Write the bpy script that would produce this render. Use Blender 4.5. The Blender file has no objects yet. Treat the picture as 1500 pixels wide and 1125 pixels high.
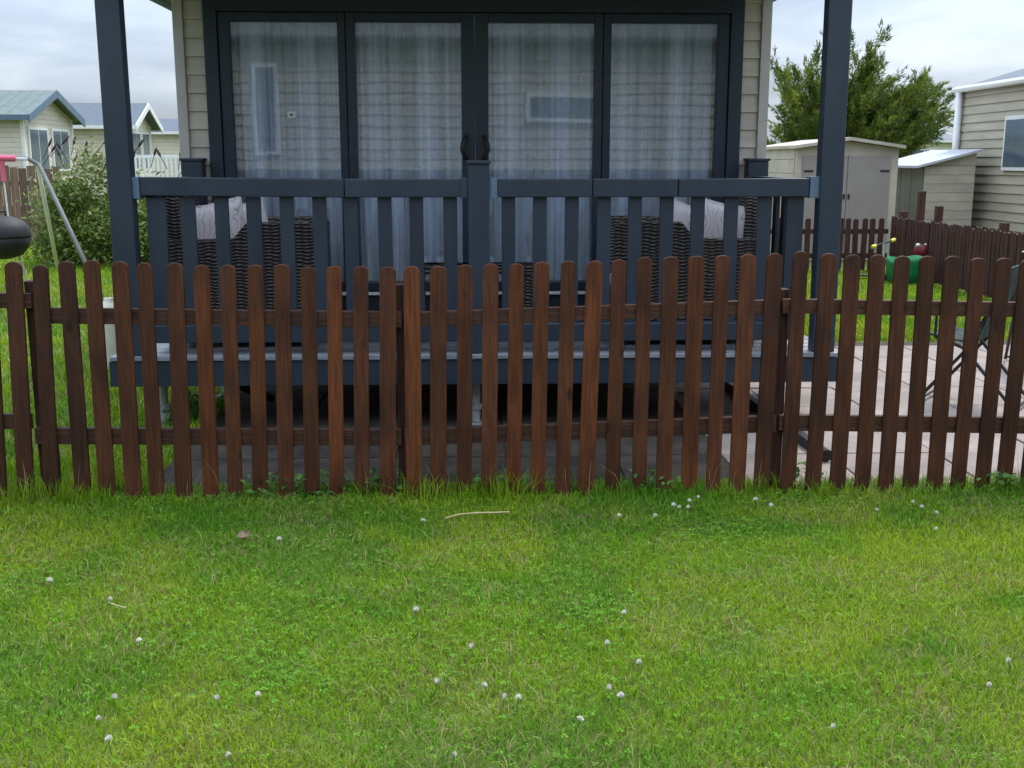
import bpy, bmesh, math, random
import numpy as np
from mathutils import Vector, Matrix
R = math.radians
rng = np.random.default_rng(7)
random.seed(7)
scene = bpy.context.scene
C = scene.collection

# ------------------------------------------------------------------ camera
CAM = Vector((0.0, 0.0, 1.6)); TILT = R(11.4); YAW = R(2.1); FPX = 1617.0
cd = bpy.data.cameras.new('camera'); cam = bpy.data.objects.new('camera', cd); C.objects.link(cam)
cam.location = CAM; cam.rotation_euler = (math.pi/2 - TILT, 0, -YAW)
cd.sensor_width = 36.0; cd.lens = 36.0*FPX/1500.0; cd.clip_start = 0.05; cd.clip_end = 2000
scene.camera = cam
CAMM = cam.rotation_euler.to_matrix()
def ray(px, py): return CAMM @ Vector(((px-750)/FPX, -(py-562.5)/FPX, -1.0))
def at(px, py, Y):            # pixel -> point on the plane y = Y
    d = ray(px, py); return CAM + d*((Y-CAM.y)/d.y)
def gnd(px, py, z=0.0):       # pixel -> point on the ground
    d = ray(px, py); return CAM + d*((z-CAM.z)/d.z)

# ------------------------------------------------------------------ world + sun
SUN_EL, SUN_AZ = R(56), R(38)        # azimuth from +Y towards +X: behind the lodge, to the right
w = bpy.data.worlds.new('World'); scene.world = w; w.use_nodes = True
nt = w.node_tree; N = nt.nodes; L = nt.links; N.clear()
wo = N.new('ShaderNodeOutputWorld'); bg = N.new('ShaderNodeBackground'); L.new(bg.outputs[0], wo.inputs[0])
sky = N.new('ShaderNodeTexSky'); sky.sky_type = 'NISHITA'; sky.sun_disc = False
sky.sun_elevation = SUN_EL; sky.sun_rotation = SUN_AZ; sky.air_density = 1.0; sky.dust_density = 1.5
bg.inputs[1].default_value = 0.12
tc = N.new('ShaderNodeTexCoord'); sx = N.new('ShaderNodeSeparateXYZ'); L.new(tc.outputs['Generated'], sx.inputs[0])
def wm(op, a, b):
    m = N.new('ShaderNodeMath'); m.operation = op
    for i, v in enumerate((a, b)):
        if isinstance(v, (int, float)): m.inputs[i].default_value = v
        else: L.new(v, m.inputs[i])
    return m.outputs[0]
zc = wm('MAXIMUM', sx.outputs[2], 0.0); zz = wm('ADD', zc, 0.22)
cx = N.new('ShaderNodeCombineXYZ'); L.new(wm('DIVIDE', sx.outputs[0], zz), cx.inputs[0]); L.new(wm('DIVIDE', sx.outputs[1], zz), cx.inputs[1])
n1 = N.new('ShaderNodeTexNoise'); n1.inputs['Scale'].default_value = 1.1; n1.inputs['Detail'].default_value = 6; n1.inputs['Roughness'].default_value = .55; n1.inputs['Distortion'].default_value = .4
L.new(cx.outputs[0], n1.inputs['Vector'])
cr = N.new('ShaderNodeValToRGB'); L.new(n1.outputs['Fac'], cr.inputs[0])
cr.color_ramp.elements[0].position = .36; cr.color_ramp.elements[0].color = (2.85, 3.4, 4.35, 1)
cr.color_ramp.elements[1].position = .68; cr.color_ramp.elements[1].color = (5.9, 6.5, 7.3, 1)
e = cr.color_ramp.elements.new(.52); e.color = (4.1, 4.8, 5.9, 1)
# an overcast sky is brighter overhead than at the horizon
gain = wm('ADD', wm('MULTIPLY', zc, 2.2), 0.44)
vm = N.new('ShaderNodeVectorMath'); vm.operation = 'SCALE'; L.new(cr.outputs[0], vm.inputs[0]); L.new(gain, vm.inputs['Scale'])
mx = N.new('ShaderNodeMix'); mx.data_type = 'RGBA'; mx.inputs['Factor'].default_value = .86
L.new(sky.outputs[0], mx.inputs['A']); L.new(vm.outputs[0], mx.inputs['B']); L.new(mx.outputs['Result'], bg.inputs[0])
sd = bpy.data.lights.new('sun', 'SUN'); sd.energy = 1.5; sd.angle = R(12); sd.color = (1, .95, .86)
sun = bpy.data.objects.new('sun', sd); C.objects.link(sun); sun.location = (-6, 4, 12)
dirv = Vector((math.sin(SUN_AZ)*math.cos(SUN_EL), math.cos(SUN_AZ)*math.cos(SUN_EL), math.sin(SUN_EL)))
sun.rotation_euler = dirv.to_track_quat('Z', 'Y').to_euler()
vs = scene.view_settings; vs.view_transform = 'Standard'; vs.look = 'None'; vs.exposure = 0.93; vs.gamma = 1; vs.use_curve_mapping = False
scene.render.engine = 'CYCLES'
scene.cycles.max_bounces = 8; scene.cycles.transparent_max_bounces = 16

# ------------------------------------------------------------------ materials
MATS = {}
def mat(name, col, rough=.6, col2=None, scale=8.0, stretch=(1, 1, 1), bump=0.0, bscale=None, spec=.4, rand=0.0, objcol=False, detail=5, lo=.35, hi=.65, metal=0.0, extra=None):
    if name in MATS: return MATS[name]
    m = bpy.data.materials.new(name); m.use_nodes = True; MATS[name] = m
    t = m.node_tree; n = t.nodes; l = t.links; b = n['Principled BSDF']
    b.inputs['Roughness'].default_value = rough; b.inputs['Specular IOR Level'].default_value = spec; b.inputs['Metallic'].default_value = metal
    tcn = n.new('ShaderNodeTexCoord'); oi = n.new('ShaderNodeObjectInfo')
    off = n.new('ShaderNodeVectorMath'); off.operation = 'MULTIPLY_ADD'; off.inputs[1].default_value = (37, 53, 71)
    cmb = n.new('ShaderNodeCombineXYZ')
    for i in range(3): l.new(oi.outputs['Random'], cmb.inputs[i])
    l.new(cmb.outputs[0], off.inputs[0]); l.new(tcn.outputs['Object'], off.inputs[2])
    mp = n.new('ShaderNodeMapping'); mp.inputs['Scale'].default_value = stretch; l.new(off.outputs[0], mp.inputs[0])
    nz = n.new('ShaderNodeTexNoise'); nz.inputs['Scale'].default_value = scale; nz.inputs['Detail'].default_value = detail; nz.inputs['Roughness'].default_value = .6
    l.new(mp.outputs[0], nz.inputs['Vector'])
    rp = n.new('ShaderNodeValToRGB'); l.new(nz.outputs['Fac'], rp.inputs[0])
    c2 = col2 if col2 else tuple(c*.8 for c in col)
    rp.color_ramp.elements[0].position = lo; rp.color_ramp.elements[0].color = (*c2, 1)
    rp.color_ramp.elements[1].position = hi; rp.color_ramp.elements[1].color = (*col, 1)
    out = rp.outputs[0]
    if objcol:
        q = n.new('ShaderNodeMix'); q.data_type = 'RGBA'; q.blend_type = 'MULTIPLY'; q.inputs['Factor'].default_value = 1
        l.new(out, q.inputs['A']); l.new(oi.outputs['Color'], q.inputs['B']); out = q.outputs['Result']
    if rand:
        h = n.new('ShaderNodeHueSaturation'); l.new(out, h.inputs['Color'])
        mr = n.new('ShaderNodeMapRange'); mr.inputs['To Min'].default_value = 1-rand; mr.inputs['To Max'].default_value = 1+rand
        l.new(oi.outputs['Random'], mr.inputs['Value']); l.new(mr.outputs[0], h.inputs['Value']); out = h.outputs[0]
    l.new(out, b.inputs['Base Color'])
    if bump:
        bp = n.new('ShaderNodeBump'); bp.inputs['Strength'].default_value = bump; bp.inputs['Distance'].default_value = .01
        if bscale:
            n2 = n.new('ShaderNodeTexNoise'); n2.inputs['Scale'].default_value = bscale; n2.inputs['Detail'].default_value = 4; l.new(mp.outputs[0], n2.inputs['Vector']); l.new(n2.outputs['Fac'], bp.inputs['Height'])
        else: l.new(nz.outputs['Fac'], bp.inputs['Height'])
        l.new(bp.outputs[0], b.inputs['Normal'])
    if extra: extra(n, l, b, mp, out)
    return m

def lines_extra(axis, pitch, depth=.5, dark=.55):      # lap-cladding courses on walls too far off to build each board
    def f(n, l, b, mp, out):
        tcn = n.new('ShaderNodeTexCoord'); s = n.new('ShaderNodeSeparateXYZ'); l.new(tcn.outputs['Object'], s.inputs[0])
        d = n.new('ShaderNodeMath'); d.operation = 'DIVIDE'; d.inputs[1].default_value = pitch; l.new(s.outputs[axis], d.inputs[0])
        fr = n.new('ShaderNodeMath'); fr.operation = 'FRACT'; l.new(d.outputs[0], fr.inputs[0])
        rp = n.new('ShaderNodeValToRGB'); l.new(fr.outputs[0], rp.inputs[0])
        rp.color_ramp.elements[0].color = (dark, dark, dark, 1); rp.color_ramp.elements[0].position = .04
        rp.color_ramp.elements[1].color = (1, 1, 1, 1); rp.color_ramp.elements[1].position = .14
        q = n.new('ShaderNodeMix'); q.data_type = 'RGBA'; q.blend_type = 'MULTIPLY'; q.inputs['Factor'].default_value = 1
        l.new(out, q.inputs['A']); l.new(rp.outputs[0], q.inputs['B']); l.new(q.outputs['Result'], b.inputs['Base Color'])
        bp = n.new('ShaderNodeBump'); bp.inputs['Strength'].default_value = depth; bp.inputs['Distance'].default_value = .02; bp.invert = True
        l.new(fr.outputs[0], bp.inputs['Height']); l.new(bp.outputs[0], b.inputs['Normal'])
    return f

def weave_extra(n, l, b, mp, out):                      # fine flat rattan strands
    tcn = n.new('ShaderNodeTexCoord'); s = n.new('ShaderNodeSeparateXYZ'); l.new(tcn.outputs['Object'], s.inputs[0])
    def mth(op, a, c):
        m = n.new('ShaderNodeMath'); m.operation = op
        for i, v in enumerate((a, c)):
            if isinstance(v, (int, float)): m.inputs[i].default_value = v
            else: l.new(v, m.inputs[i])
        return m.outputs[0]
    nz = n.new('ShaderNodeTexNoise'); nz.inputs['Scale'].default_value = 9; l.new(tcn.outputs['Object'], nz.inputs['Vector'])
    hor = mth('ADD', mth('ADD', s.outputs[0], s.outputs[1]), mth('MULTIPLY', nz.outputs['Fac'], .05))
    chk = mth('SIGN', mth('SINE', mth('MULTIPLY', hor, 2*math.pi/.09), 0), 0)
    ph = mth('ADD', mth('ADD', mth('MULTIPLY', s.outputs[2], 2*math.pi/.021), mth('MULTIPLY', chk, .8)), mth('MULTIPLY', nz.outputs['Fac'], 11))
    v = mth('MULTIPLY', mth('ADD', mth('MULTIPLY', mth('SINE', ph, 0), .5), .5), mth('ADD', mth('MULTIPLY', mth('ABSOLUTE', mth('SINE', mth('MULTIPLY', hor, math.pi/.045), 0), 0), .5), .5))
    rp = n.new('ShaderNodeValToRGB'); l.new(v, rp.inputs[0])
    rp.color_ramp.elements[0].color = (.016, .013, .012, 1); rp.color_ramp.elements[0].position = .25
    rp.color_ramp.elements[1].color = (.2, .17, .145, 1); rp.color_ramp.elements[1].position = .95
    l.new(rp.outputs[0], b.inputs['Base Color'])
    bp = n.new('ShaderNodeBump'); bp.inputs['Strength'].default_value = .9; bp.inputs['Distance'].default_value = .012
    l.new(v, bp.inputs['Height']); l.new(bp.outputs[0], b.inputs['Normal'])

def cushion_extra(n, l, b, mp, out):                    # thin printed twig lines
    wv = n.new('ShaderNodeTexWave'); wv.inputs['Scale'].default_value = 9; wv.inputs['Distortion'].default_value = 14; wv.inputs['Detail'].default_value = 2; l.new(mp.outputs[0], wv.inputs['Vector'])
    rp = n.new('ShaderNodeValToRGB'); l.new(wv.outputs['Fac'], rp.inputs[0])
    rp.color_ramp.elements[0].position = .0; rp.color_ramp.elements[0].color = (.5, .48, .5, 1)
    rp.color_ramp.elements[1].position = .06; rp.color_ramp.elements[1].color = (1, 1, 1, 1)
    q = n.new('ShaderNodeMix'); q.data_type = 'RGBA'; q.blend_type = 'MULTIPLY'; q.inputs['Factor'].default_value = 1
    l.new(out, q.inputs['A']); l.new(rp.outputs[0], q.inputs['B']); l.new(q.outputs['Result'], b.inputs['Base Color'])

def wood_extra(n, l, b, mp, out):                       # knots, dark end-grain streaks and algae on stained softwood
    tcn = n.new('ShaderNodeTexCoord')
    vz = n.new('ShaderNodeTexNoise'); vz.inputs['Scale'].default_value = 5.5; vz.inputs['Detail'].default_value = 2
    m2 = n.new('ShaderNodeMapping'); m2.inputs['Scale'].default_value = (1, 1, .45)
    l.new(mp.inputs[0].links[0].from_socket, m2.inputs[0]); l.new(m2.outputs[0], vz.inputs['Vector'])
    rp = n.new('ShaderNodeValToRGB'); l.new(vz.outputs['Fac'], rp.inputs[0])
    rp.color_ramp.elements[0].position = .33; rp.color_ramp.elements[0].color = (.62, .58, .56, 1)
    rp.color_ramp.elements[1].position = .62; rp.color_ramp.elements[1].color = (1.12, 1.06, 1, 1)
    q = n.new('ShaderNodeMix'); q.data_type = 'RGBA'; q.blend_type = 'MULTIPLY'; q.inputs['Factor'].default_value = 1
    l.new(out, q.inputs['A']); l.new(rp.outputs[0], q.inputs['B'])
    m3 = n.new('ShaderNodeMapping'); m3.inputs['Scale'].default_value = (6, 1, 3.2); l.new(mp.inputs[0].links[0].from_socket, m3.inputs[0])
    vo = n.new('ShaderNodeTexVoronoi'); vo.inputs['Scale'].default_value = 1.0; l.new(m3.outputs[0], vo.inputs['Vector'])
    kr = n.new('ShaderNodeValToRGB'); l.new(vo.outputs['Distance'], kr.inputs[0])
    kr.color_ramp.elements[0].position = .05; kr.color_ramp.elements[0].color = (.38, .33, .32, 1); kr.color_ramp.elements[1].position = .13; kr.color_ramp.elements[1].color = (1, 1, 1, 1)
    q2 = n.new('ShaderNodeMix'); q2.data_type = 'RGBA'; q2.blend_type = 'MULTIPLY'; q2.inputs['Factor'].default_value = 1
    l.new(q.outputs['Result'], q2.inputs['A']); l.new(kr.outputs[0], q2.inputs['B']); l.new(q2.outputs['Result'], b.inputs['Base Color'])

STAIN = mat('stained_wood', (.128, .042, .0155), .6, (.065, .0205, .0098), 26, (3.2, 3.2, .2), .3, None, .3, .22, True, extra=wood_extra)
STAIN_DARK = mat('dark_stained_wood', (.085, .036, .026), .7, (.036, .016, .013), 24, (3, 3, .2), .35, None, .25, .2)
RAILWOOD = mat('stained_rail_wood', (.1, .044, .027), .65, (.045, .019, .013), 24, (.2, 3, 3), .35, None, .3, .15)
NAVY = mat('navy_vinyl', (.025, .037, .053), .46, (.0165, .026, .039), 5, (1, 1, .3), .08, 60, .45, .05)
NAVYD = mat('navy_door_foil', (.017, .028, .044), .4, (.014, .023, .037), 3, (1, 1, 1), .05, 50, .4)
BRACKET = mat('grey_bracket', (.115, .17, .23), .45, (.09, .14, .2), 5)
DECKM = mat('deck_board', (.26, .28, .3), .33, (.15, .165, .185), 14, (.4, 3, 3), .25, None, .5, .1)
CLAD = mat('beige_cladding', (.5, .44, .36), .55, (.42, .365, .3), 5, (.6, 1, 3), .12, 40, .35, .05)
TRIM = mat('cladding_trim', (.46, .43, .39), .5, (.4, .37, .33), 6)
DARKU = mat('dark_underside', (.025, .026, .028), .8)
STEEL = mat('galvanised_steel', (.5, .51, .52), .42, (.38, .39, .4), 20, metal=.25)
BLACKM = mat('black_metal', (.012, .012, .013), .45, (.02, .02, .02), 20)
BLACKP = mat('black_plastic', (.014, .014, .016), .62, (.022, .022, .024), 12, bump=.1)
ROOFM = mat('lodge_roof_tile', (.1, .11, .12), .7, (.07, .075, .08), 8)
WHITEP = mat('white_upvc', (.78, .78, .76), .4, (.7, .7, .68), 4)
CREAMP = mat('cream_plastic', (.68, .63, .52), .45, (.55, .5, .4), 6)
RATTAN = mat('rattan', (.1, .08, .07), .6, extra=weave_extra)
CUSH = mat('pale_cushion', (.62, .56, .57), .85, (.55, .5, .51), 10, bump=.15)
CUSHP = mat('printed_cushion', (.6, .55, .56), .85, (.54, .49, .5), 10, bump=.15, extra=cushion_extra)
SLAB = mat('paving_concrete', (.33, .275, .24), .85, (.235, .195, .17), 3.2, bump=.3, bscale=70, rand=.09, spec=.25)
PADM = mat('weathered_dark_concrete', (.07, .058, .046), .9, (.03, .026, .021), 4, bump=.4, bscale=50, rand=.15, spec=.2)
SOIL = mat('soil', (.07, .055, .04), .95, (.04, .032, .022), 12, bump=.5)
INT = mat('interior_wall', (.62, .62, .6), .8)
INTF = mat('interior_floor', (.5, .49, .47), .8)
PINK = mat('pink_foam', (.72, .13, .22), .6, (.6, .1, .17), 8)
YEL = mat('yellow_rubber', (.75, .7, .06), .5)
GREENP = mat('green_plastic', (.008, .24, .07), .32, (.005, .15, .045), 6, bump=.25)
REDP = mat('dark_red_plastic', (.17, .008, .014), .4)
WHITEM = mat('white_paint', (.75, .74, .7), .5)
OLDWOOD = mat('weathered_fence_wood', (.24, .16, .11), .85, (.11, .07, .05), 16, (3, 3, .2), .3, None, .2, .25)

def leaf_mat(name, rough=.5, trans=.35, spec=.3):
    m = bpy.data.materials.new(name); m.use_nodes = True; t = m.node_tree; n = t.nodes; l = t.links
    b = n['Principled BSDF']; b.inputs['Roughness'].default_value = rough; b.inputs['Specular IOR Level'].default_value = spec
    a = n.new('ShaderNodeVertexColor'); a.layer_name = 'Col'; l.new(a.outputs[0], b.inputs['Base Color'])
    tr = n.new('ShaderNodeBsdfTranslucent'); l.new(a.outputs[0], tr.inputs[0])
    ms = n.new('ShaderNodeMixShader'); ms.inputs[0].default_value = trans
    l.new(b.outputs[0], ms.inputs[1]); l.new(tr.outputs[0], ms.inputs[2]); l.new(ms.outputs[0], n['Material Output'].inputs[0])
    return m
GRASSM = leaf_mat('grass_blade', .65, .42, .12); LEAFM = leaf_mat('leaf', .45, .3); NEEDLEM = leaf_mat('conifer_spray', .6, .25)

def glass_mat(name, refl, tint=(1, 1, 1)):
    m = bpy.data.materials.new(name); m.use_nodes = True; t = m.node_tree; n = t.nodes; l = t.links; n.remove(n['Principled BSDF'])
    tr = n.new('ShaderNodeBsdfTransparent'); tr.inputs[0].default_value = (*tint, 1)
    g = n.new('ShaderNodeBsdfGlossy'); g.inputs['Roughness'].default_value = .012; g.inputs['Color'].default_value = (.9, .95, 1, 1)
    fr = n.new('ShaderNodeFresnel'); fr.inputs[0].default_value = 1.5
    ad = n.new('ShaderNodeMath'); ad.operation = 'ADD'; ad.use_clamp = True; ad.inputs[1].default_value = refl; l.new(fr.outputs[0], ad.inputs[0])
    tcn = n.new('ShaderNodeTexCoord'); nz = n.new('ShaderNodeTexNoise'); nz.inputs['Scale'].default_value = 1.3; l.new(tcn.outputs['Object'], nz.inputs['Vector'])
    bp = n.new('ShaderNodeBump'); bp.inputs['Strength'].default_value = .02; bp.inputs['Distance'].default_value = .05; l.new(nz.outputs['Fac'], bp.inputs['Height']); l.new(bp.outputs[0], g.inputs['Normal'])
    mxs = n.new('ShaderNodeMixShader'); l.new(ad.outputs[0], mxs.inputs[0]); l.new(tr.outputs[0], mxs.inputs[1]); l.new(g.outputs[0], mxs.inputs[2]); l.new(mxs.outputs[0], n['Material Output'].inputs[0])
    return m
GLASS = glass_mat('double_glazing', .014, (.97, .985, 1.0))
GLASSD = mat('far_window_glass', (.1, .14, .18), .08, (.06, .09, .12), 1.5, spec=.9)

def voile():
    m = bpy.data.materials.new('voile'); m.use_nodes = True; t = m.node_tree; n = t.nodes; l = t.links; n.remove(n['Principled BSDF'])
    df = n.new('ShaderNodeBsdfDiffuse'); df.inputs[0].default_value = (.84, .9, .98, 1)
    tl = n.new('ShaderNodeBsdfTranslucent'); tl.inputs[0].default_value = (.84, .9, .98, 1)
    a = n.new('ShaderNodeMixShader'); a.inputs[0].default_value = .18; l.new(df.outputs[0], a.inputs[1]); l.new(tl.outputs[0], a.inputs[2])
    tr = n.new('ShaderNodeBsdfTransparent'); b = n.new('ShaderNodeMixShader')
    tcn = n.new('ShaderNodeTexCoord'); mp = n.new('ShaderNodeMapping'); mp.inputs['Scale'].default_value = (11, 1, .12); l.new(tcn.outputs['Object'], mp.inputs[0])
    nz = n.new('ShaderNodeTexNoise'); nz.inputs['Scale'].default_value = 1; nz.inputs['Detail'].default_value = 3; l.new(mp.outputs[0], nz.inputs['Vector'])
    mr = n.new('ShaderNodeMapRange'); mr.inputs['From Min'].default_value = .38; mr.inputs['From Max'].default_value = .62; mr.inputs['To Min'].default_value = .42; mr.inputs['To Max'].default_value = 1.0; l.new(nz.outputs['Fac'], mr.inputs['Value'])
    l.new(mr.outputs[0], b.inputs[0]); l.new(tr.outputs[0], b.inputs[1]); l.new(a.outputs[0], b.inputs[2]); l.new(b.outputs[0], n['Material Output'].inputs[0])
    return m
VOILE = voile()

# ------------------------------------------------------------------ builders
ORG = {}
class MB:
    def __init__(s): s.v = []; s.f = []
    def add(s, vs, fs):
        k = len(s.v); s.v += [Vector(v) for v in vs]; s.f += [tuple(i+k for i in f) for f in fs]; return s
    def box(s, x0, x1, y0, y1, z0, z1):
        return s.add([(x0,y0,z0),(x1,y0,z0),(x1,y1,z0),(x0,y1,z0),(x0,y0,z1),(x1,y0,z1),(x1,y1,z1),(x0,y1,z1)],
                     [(0,3,2,1),(4,5,6,7),(0,1,5,4),(1,2,6,5),(2,3,7,6),(3,0,4,7)])
    def bar(s, a, b, wx, wy, up=(0, 1, 0)):     # rectangular bar from a to b
        a = Vector(a); b = Vector(b); d = (b-a).normalized(); u = Vector(up); sd_ = d.cross(u)
        if sd_.length < 1e-4: sd_ = d.cross(Vector((1, 0, 0)))
        sd_.normalize(); u = sd_.cross(d).normalized(); v = []
        for p in (a, b):
            for i, j in ((-1,-1),(1,-1),(1,1),(-1,1)): v.append(p + sd_*i*wx/2 + u*j*wy/2)
        return s.add(v, [(3,2,1,0),(4,5,6,7),(0,1,5,4),(1,2,6,5),(2,3,7,6),(3,0,4,7)])
    def tube(s, pts, r, n=8, cap=True):
        pts = [Vector(p) for p in pts]; rs = r if isinstance(r, (list, tuple)) else [r]*len(pts); rings = []
        ref = Vector((.13, .27, .95))
        for i, p in enumerate(pts):
            d = (pts[min(i+1, len(pts)-1)] - pts[max(i-1, 0)]).normalized()
            if abs(d.dot(ref)) > .96: ref = Vector((.9, .3, .1))
            x = d.cross(ref).normalized(); y = d.cross(x)
            rings.append([p + (x*math.cos(2*math.pi*k/n) + y*math.sin(2*math.pi*k/n))*rs[i] for k in range(n)])
        v = [q for rg in rings for q in rg]; f = []
        for i in range(len(pts)-1):
            for k in range(n): f.append((i*n+k, i*n+(k+1)%n, (i+1)*n+(k+1)%n, (i+1)*n+k))
        if cap: f.append(tuple(range(n))[::-1]); f.append(tuple((len(pts)-1)*n+k for k in range(n)))
        return s.add(v, f)
    def prism(s, poly, axis, a0, a1):           # poly: 2D outline; axis 'x','y','z' = extrusion axis
        n = len(poly)
        def m(p, a): return {'x': (a, p[0], p[1]), 'y': (p[0], a, p[1]), 'z': (p[0], p[1], a)}[axis]
        v = [m(p, a0) for p in poly] + [m(p, a1) for p in poly]
        f = [tuple(range(n)), tuple(range(2*n-1, n-1, -1))] + [(i, i+n, (i+1)%n+n, (i+1)%n) for i in range(n)]
        return s.add(v, f)
    def lathe(s, c, prof, n=20):
        c = Vector(c); v = []; f = []
        for r, z in prof:
            for k in range(n): v.append(c + Vector((r*math.cos(2*math.pi*k/n), r*math.sin(2*math.pi*k/n), z)))
        for i in range(len(prof)-1):
            for k in range(n): f.append((i*n+k, i*n+(k+1)%n, (i+1)*n+(k+1)%n, (i+1)*n+k))
        f.append(tuple(range(n))[::-1]); f.append(tuple((len(prof)-1)*n+k for k in range(n)))
        return s.add(v, f)
    def build(s, name, m, parent=None, bevel=0, smooth=False, origin=None):
        me = bpy.data.meshes.new(name); 
        xs = [v.x for v in s.v]; ys = [v.y for v in s.v]; zs = [v.z for v in s.v]
        o0 = Vector(origin) if origin is not None else Vector(((min(xs)+max(xs))/2, (min(ys)+max(ys))/2, min(zs)))
        me.from_pydata([v-o0 for v in s.v], [], s.f); me.validate()
        bm = bmesh.new(); bm.from_mesh(me); bmesh.ops.recalc_face_normals(bm, faces=bm.faces); bm.to_mesh(me); bm.free()
        me.materials.append(m)
        if smooth:
            for p in me.polygons: p.use_smooth = True
        o = bpy.data.objects.new(name, me); C.objects.link(o); ORG[o.name] = o0
        if parent: o.parent = parent; o.location = o0 - ORG[parent.name]
        else: o.location = o0
        if bevel:
            b = o.modifiers.new('bevel', 'BEVEL'); b.width = bevel; b.segments = 2; b.limit_method = 'ANGLE'
        return o
def tag(o, label=None, cat=None, group=None, kind=None):
    if label: o['label'] = label
    if cat: o['category'] = cat
    if group: o['group'] = group
    if kind: o['kind'] = kind
    return o
def thing(name, loc, label, cat, group=None, local=False, rz=0):
    o = bpy.data.objects.new(name, None); C.objects.link(o); o.location = loc; o.empty_display_size = .2
    o.rotation_euler.z = rz; ORG[o.name] = Vector((0, 0, 0)) if local else Vector(loc)
    return tag(o, label, cat, group)
def place_copy(src, loc, rz=0, sc=1.0):
    c = src.copy(); C.objects.link(c); c.location = loc; c.rotation_euler = (0, 0, rz); c.scale = (sc,)*3; return c

def tri_mesh(name, verts, tris, cols, m, parent=None):
    me = bpy.data.meshes.new(name); nv = len(verts); ntri = len(tris)
    me.vertices.add(nv); me.vertices.foreach_set('co', np.asarray(verts, np.float32).ravel())
    me.loops.add(ntri*3); me.loops.foreach_set('vertex_index', np.asarray(tris, np.int32).ravel())
    me.polygons.add(ntri); me.polygons.foreach_set('loop_start', np.arange(0, ntri*3, 3, dtype=np.int32))
    me.update(calc_edges=True)
    ca = me.color_attributes.new('Col', 'FLOAT_COLOR', 'POINT')
    ca.data.foreach_set('color', np.c_[cols, np.ones(nv)].astype(np.float32).ravel())
    me.materials.append(m); o = bpy.data.objects.new(name, me); C.objects.link(o); ORG[o.name] = Vector((0, 0, 0))
    if parent: o.parent = parent; o.location = -ORG[parent.name]
    return o
def vnoise(p, cell, seed):
    r = np.random.default_rng(seed); G = r.random((256, 256)); q = p/cell + 1000.0; i = np.floor(q).astype(int); f = q-i; f = f*f*(3-2*f)
    a = G[i[:,0] % 256, i[:,1] % 256]; b = G[(i[:,0]+1) % 256, i[:,1] % 256]; c = G[i[:,0] % 256, (i[:,1]+1) % 256]; d = G[(i[:,0]+1) % 256, (i[:,1]+1) % 256]
    return (a*(1-f[:,0])+b*f[:,0])*(1-f[:,1]) + (c*(1-f[:,0])+d*f[:,0])*f[:,1]
def blades(pts, h, w, lean, cols, z0=0.0):
    n = len(pts); a = rng.uniform(0, 2*np.pi, n); b = a + rng.normal(0, .6, n) + np.pi/2
    wx, wy = np.cos(a)*w/2, np.sin(a)*w/2; lx, ly = np.cos(b)*lean*h, np.sin(b)*lean*h
    V = np.zeros((n, 5, 3)); x, y = pts[:,0], pts[:,1]
    V[:,0] = np.c_[x-wx, y-wy, np.full(n, z0)-.004]; V[:,1] = np.c_[x+wx, y+wy, np.full(n, z0)-.004]
    mx_, my_ = x+lx*.35, y+ly*.35; hz = h*np.sqrt(np.clip(1-(lean*.8)**2, .08, 1))
    V[:,2] = np.c_[mx_-wx*.8, my_-wy*.8, z0+hz*.6]; V[:,3] = np.c_[mx_+wx*.8, my_+wy*.8, z0+hz*.6]; V[:,4] = np.c_[x+lx, y+ly, z0+hz]
    T = np.array([[0,1,3],[0,3,2],[2,3,4]])[None] + (np.arange(n)*5)[:,None,None]
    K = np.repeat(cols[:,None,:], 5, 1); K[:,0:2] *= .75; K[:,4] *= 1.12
    return V.reshape(-1, 3), T.reshape(-1, 3), K.reshape(-1, 3)
def leaves(c, size, nrm, cols, asp=.5):          # pointed leaf of two triangles folded on the midrib
    n = len(c); d = rng.normal(size=(n, 3)); d -= (d*nrm).sum(1)[:,None]*nrm; d /= np.linalg.norm(d, axis=1)[:,None]; s = np.cross(nrm, d)
    sz = size[:,None]; V = np.stack([c-d*sz/2, c+s*sz*asp/2+nrm*sz*.08, c+d*sz/2, c-s*sz*asp/2+nrm*sz*.08], 1)
    T = np.array([[0,1,2],[0,2,3]])[None] + (np.arange(n)*4)[:,None,None]
    return V.reshape(-1, 3), T.reshape(-1, 3), np.repeat(cols, 4, 0)
def join(parts):
    V, T, K = [], [], []; k = 0
    for v, t, c in parts: V.append(v); T.append(t+k); K.append(c); k += len(v)
    return np.concatenate(V), np.concatenate(T), np.concatenate(K)

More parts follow.
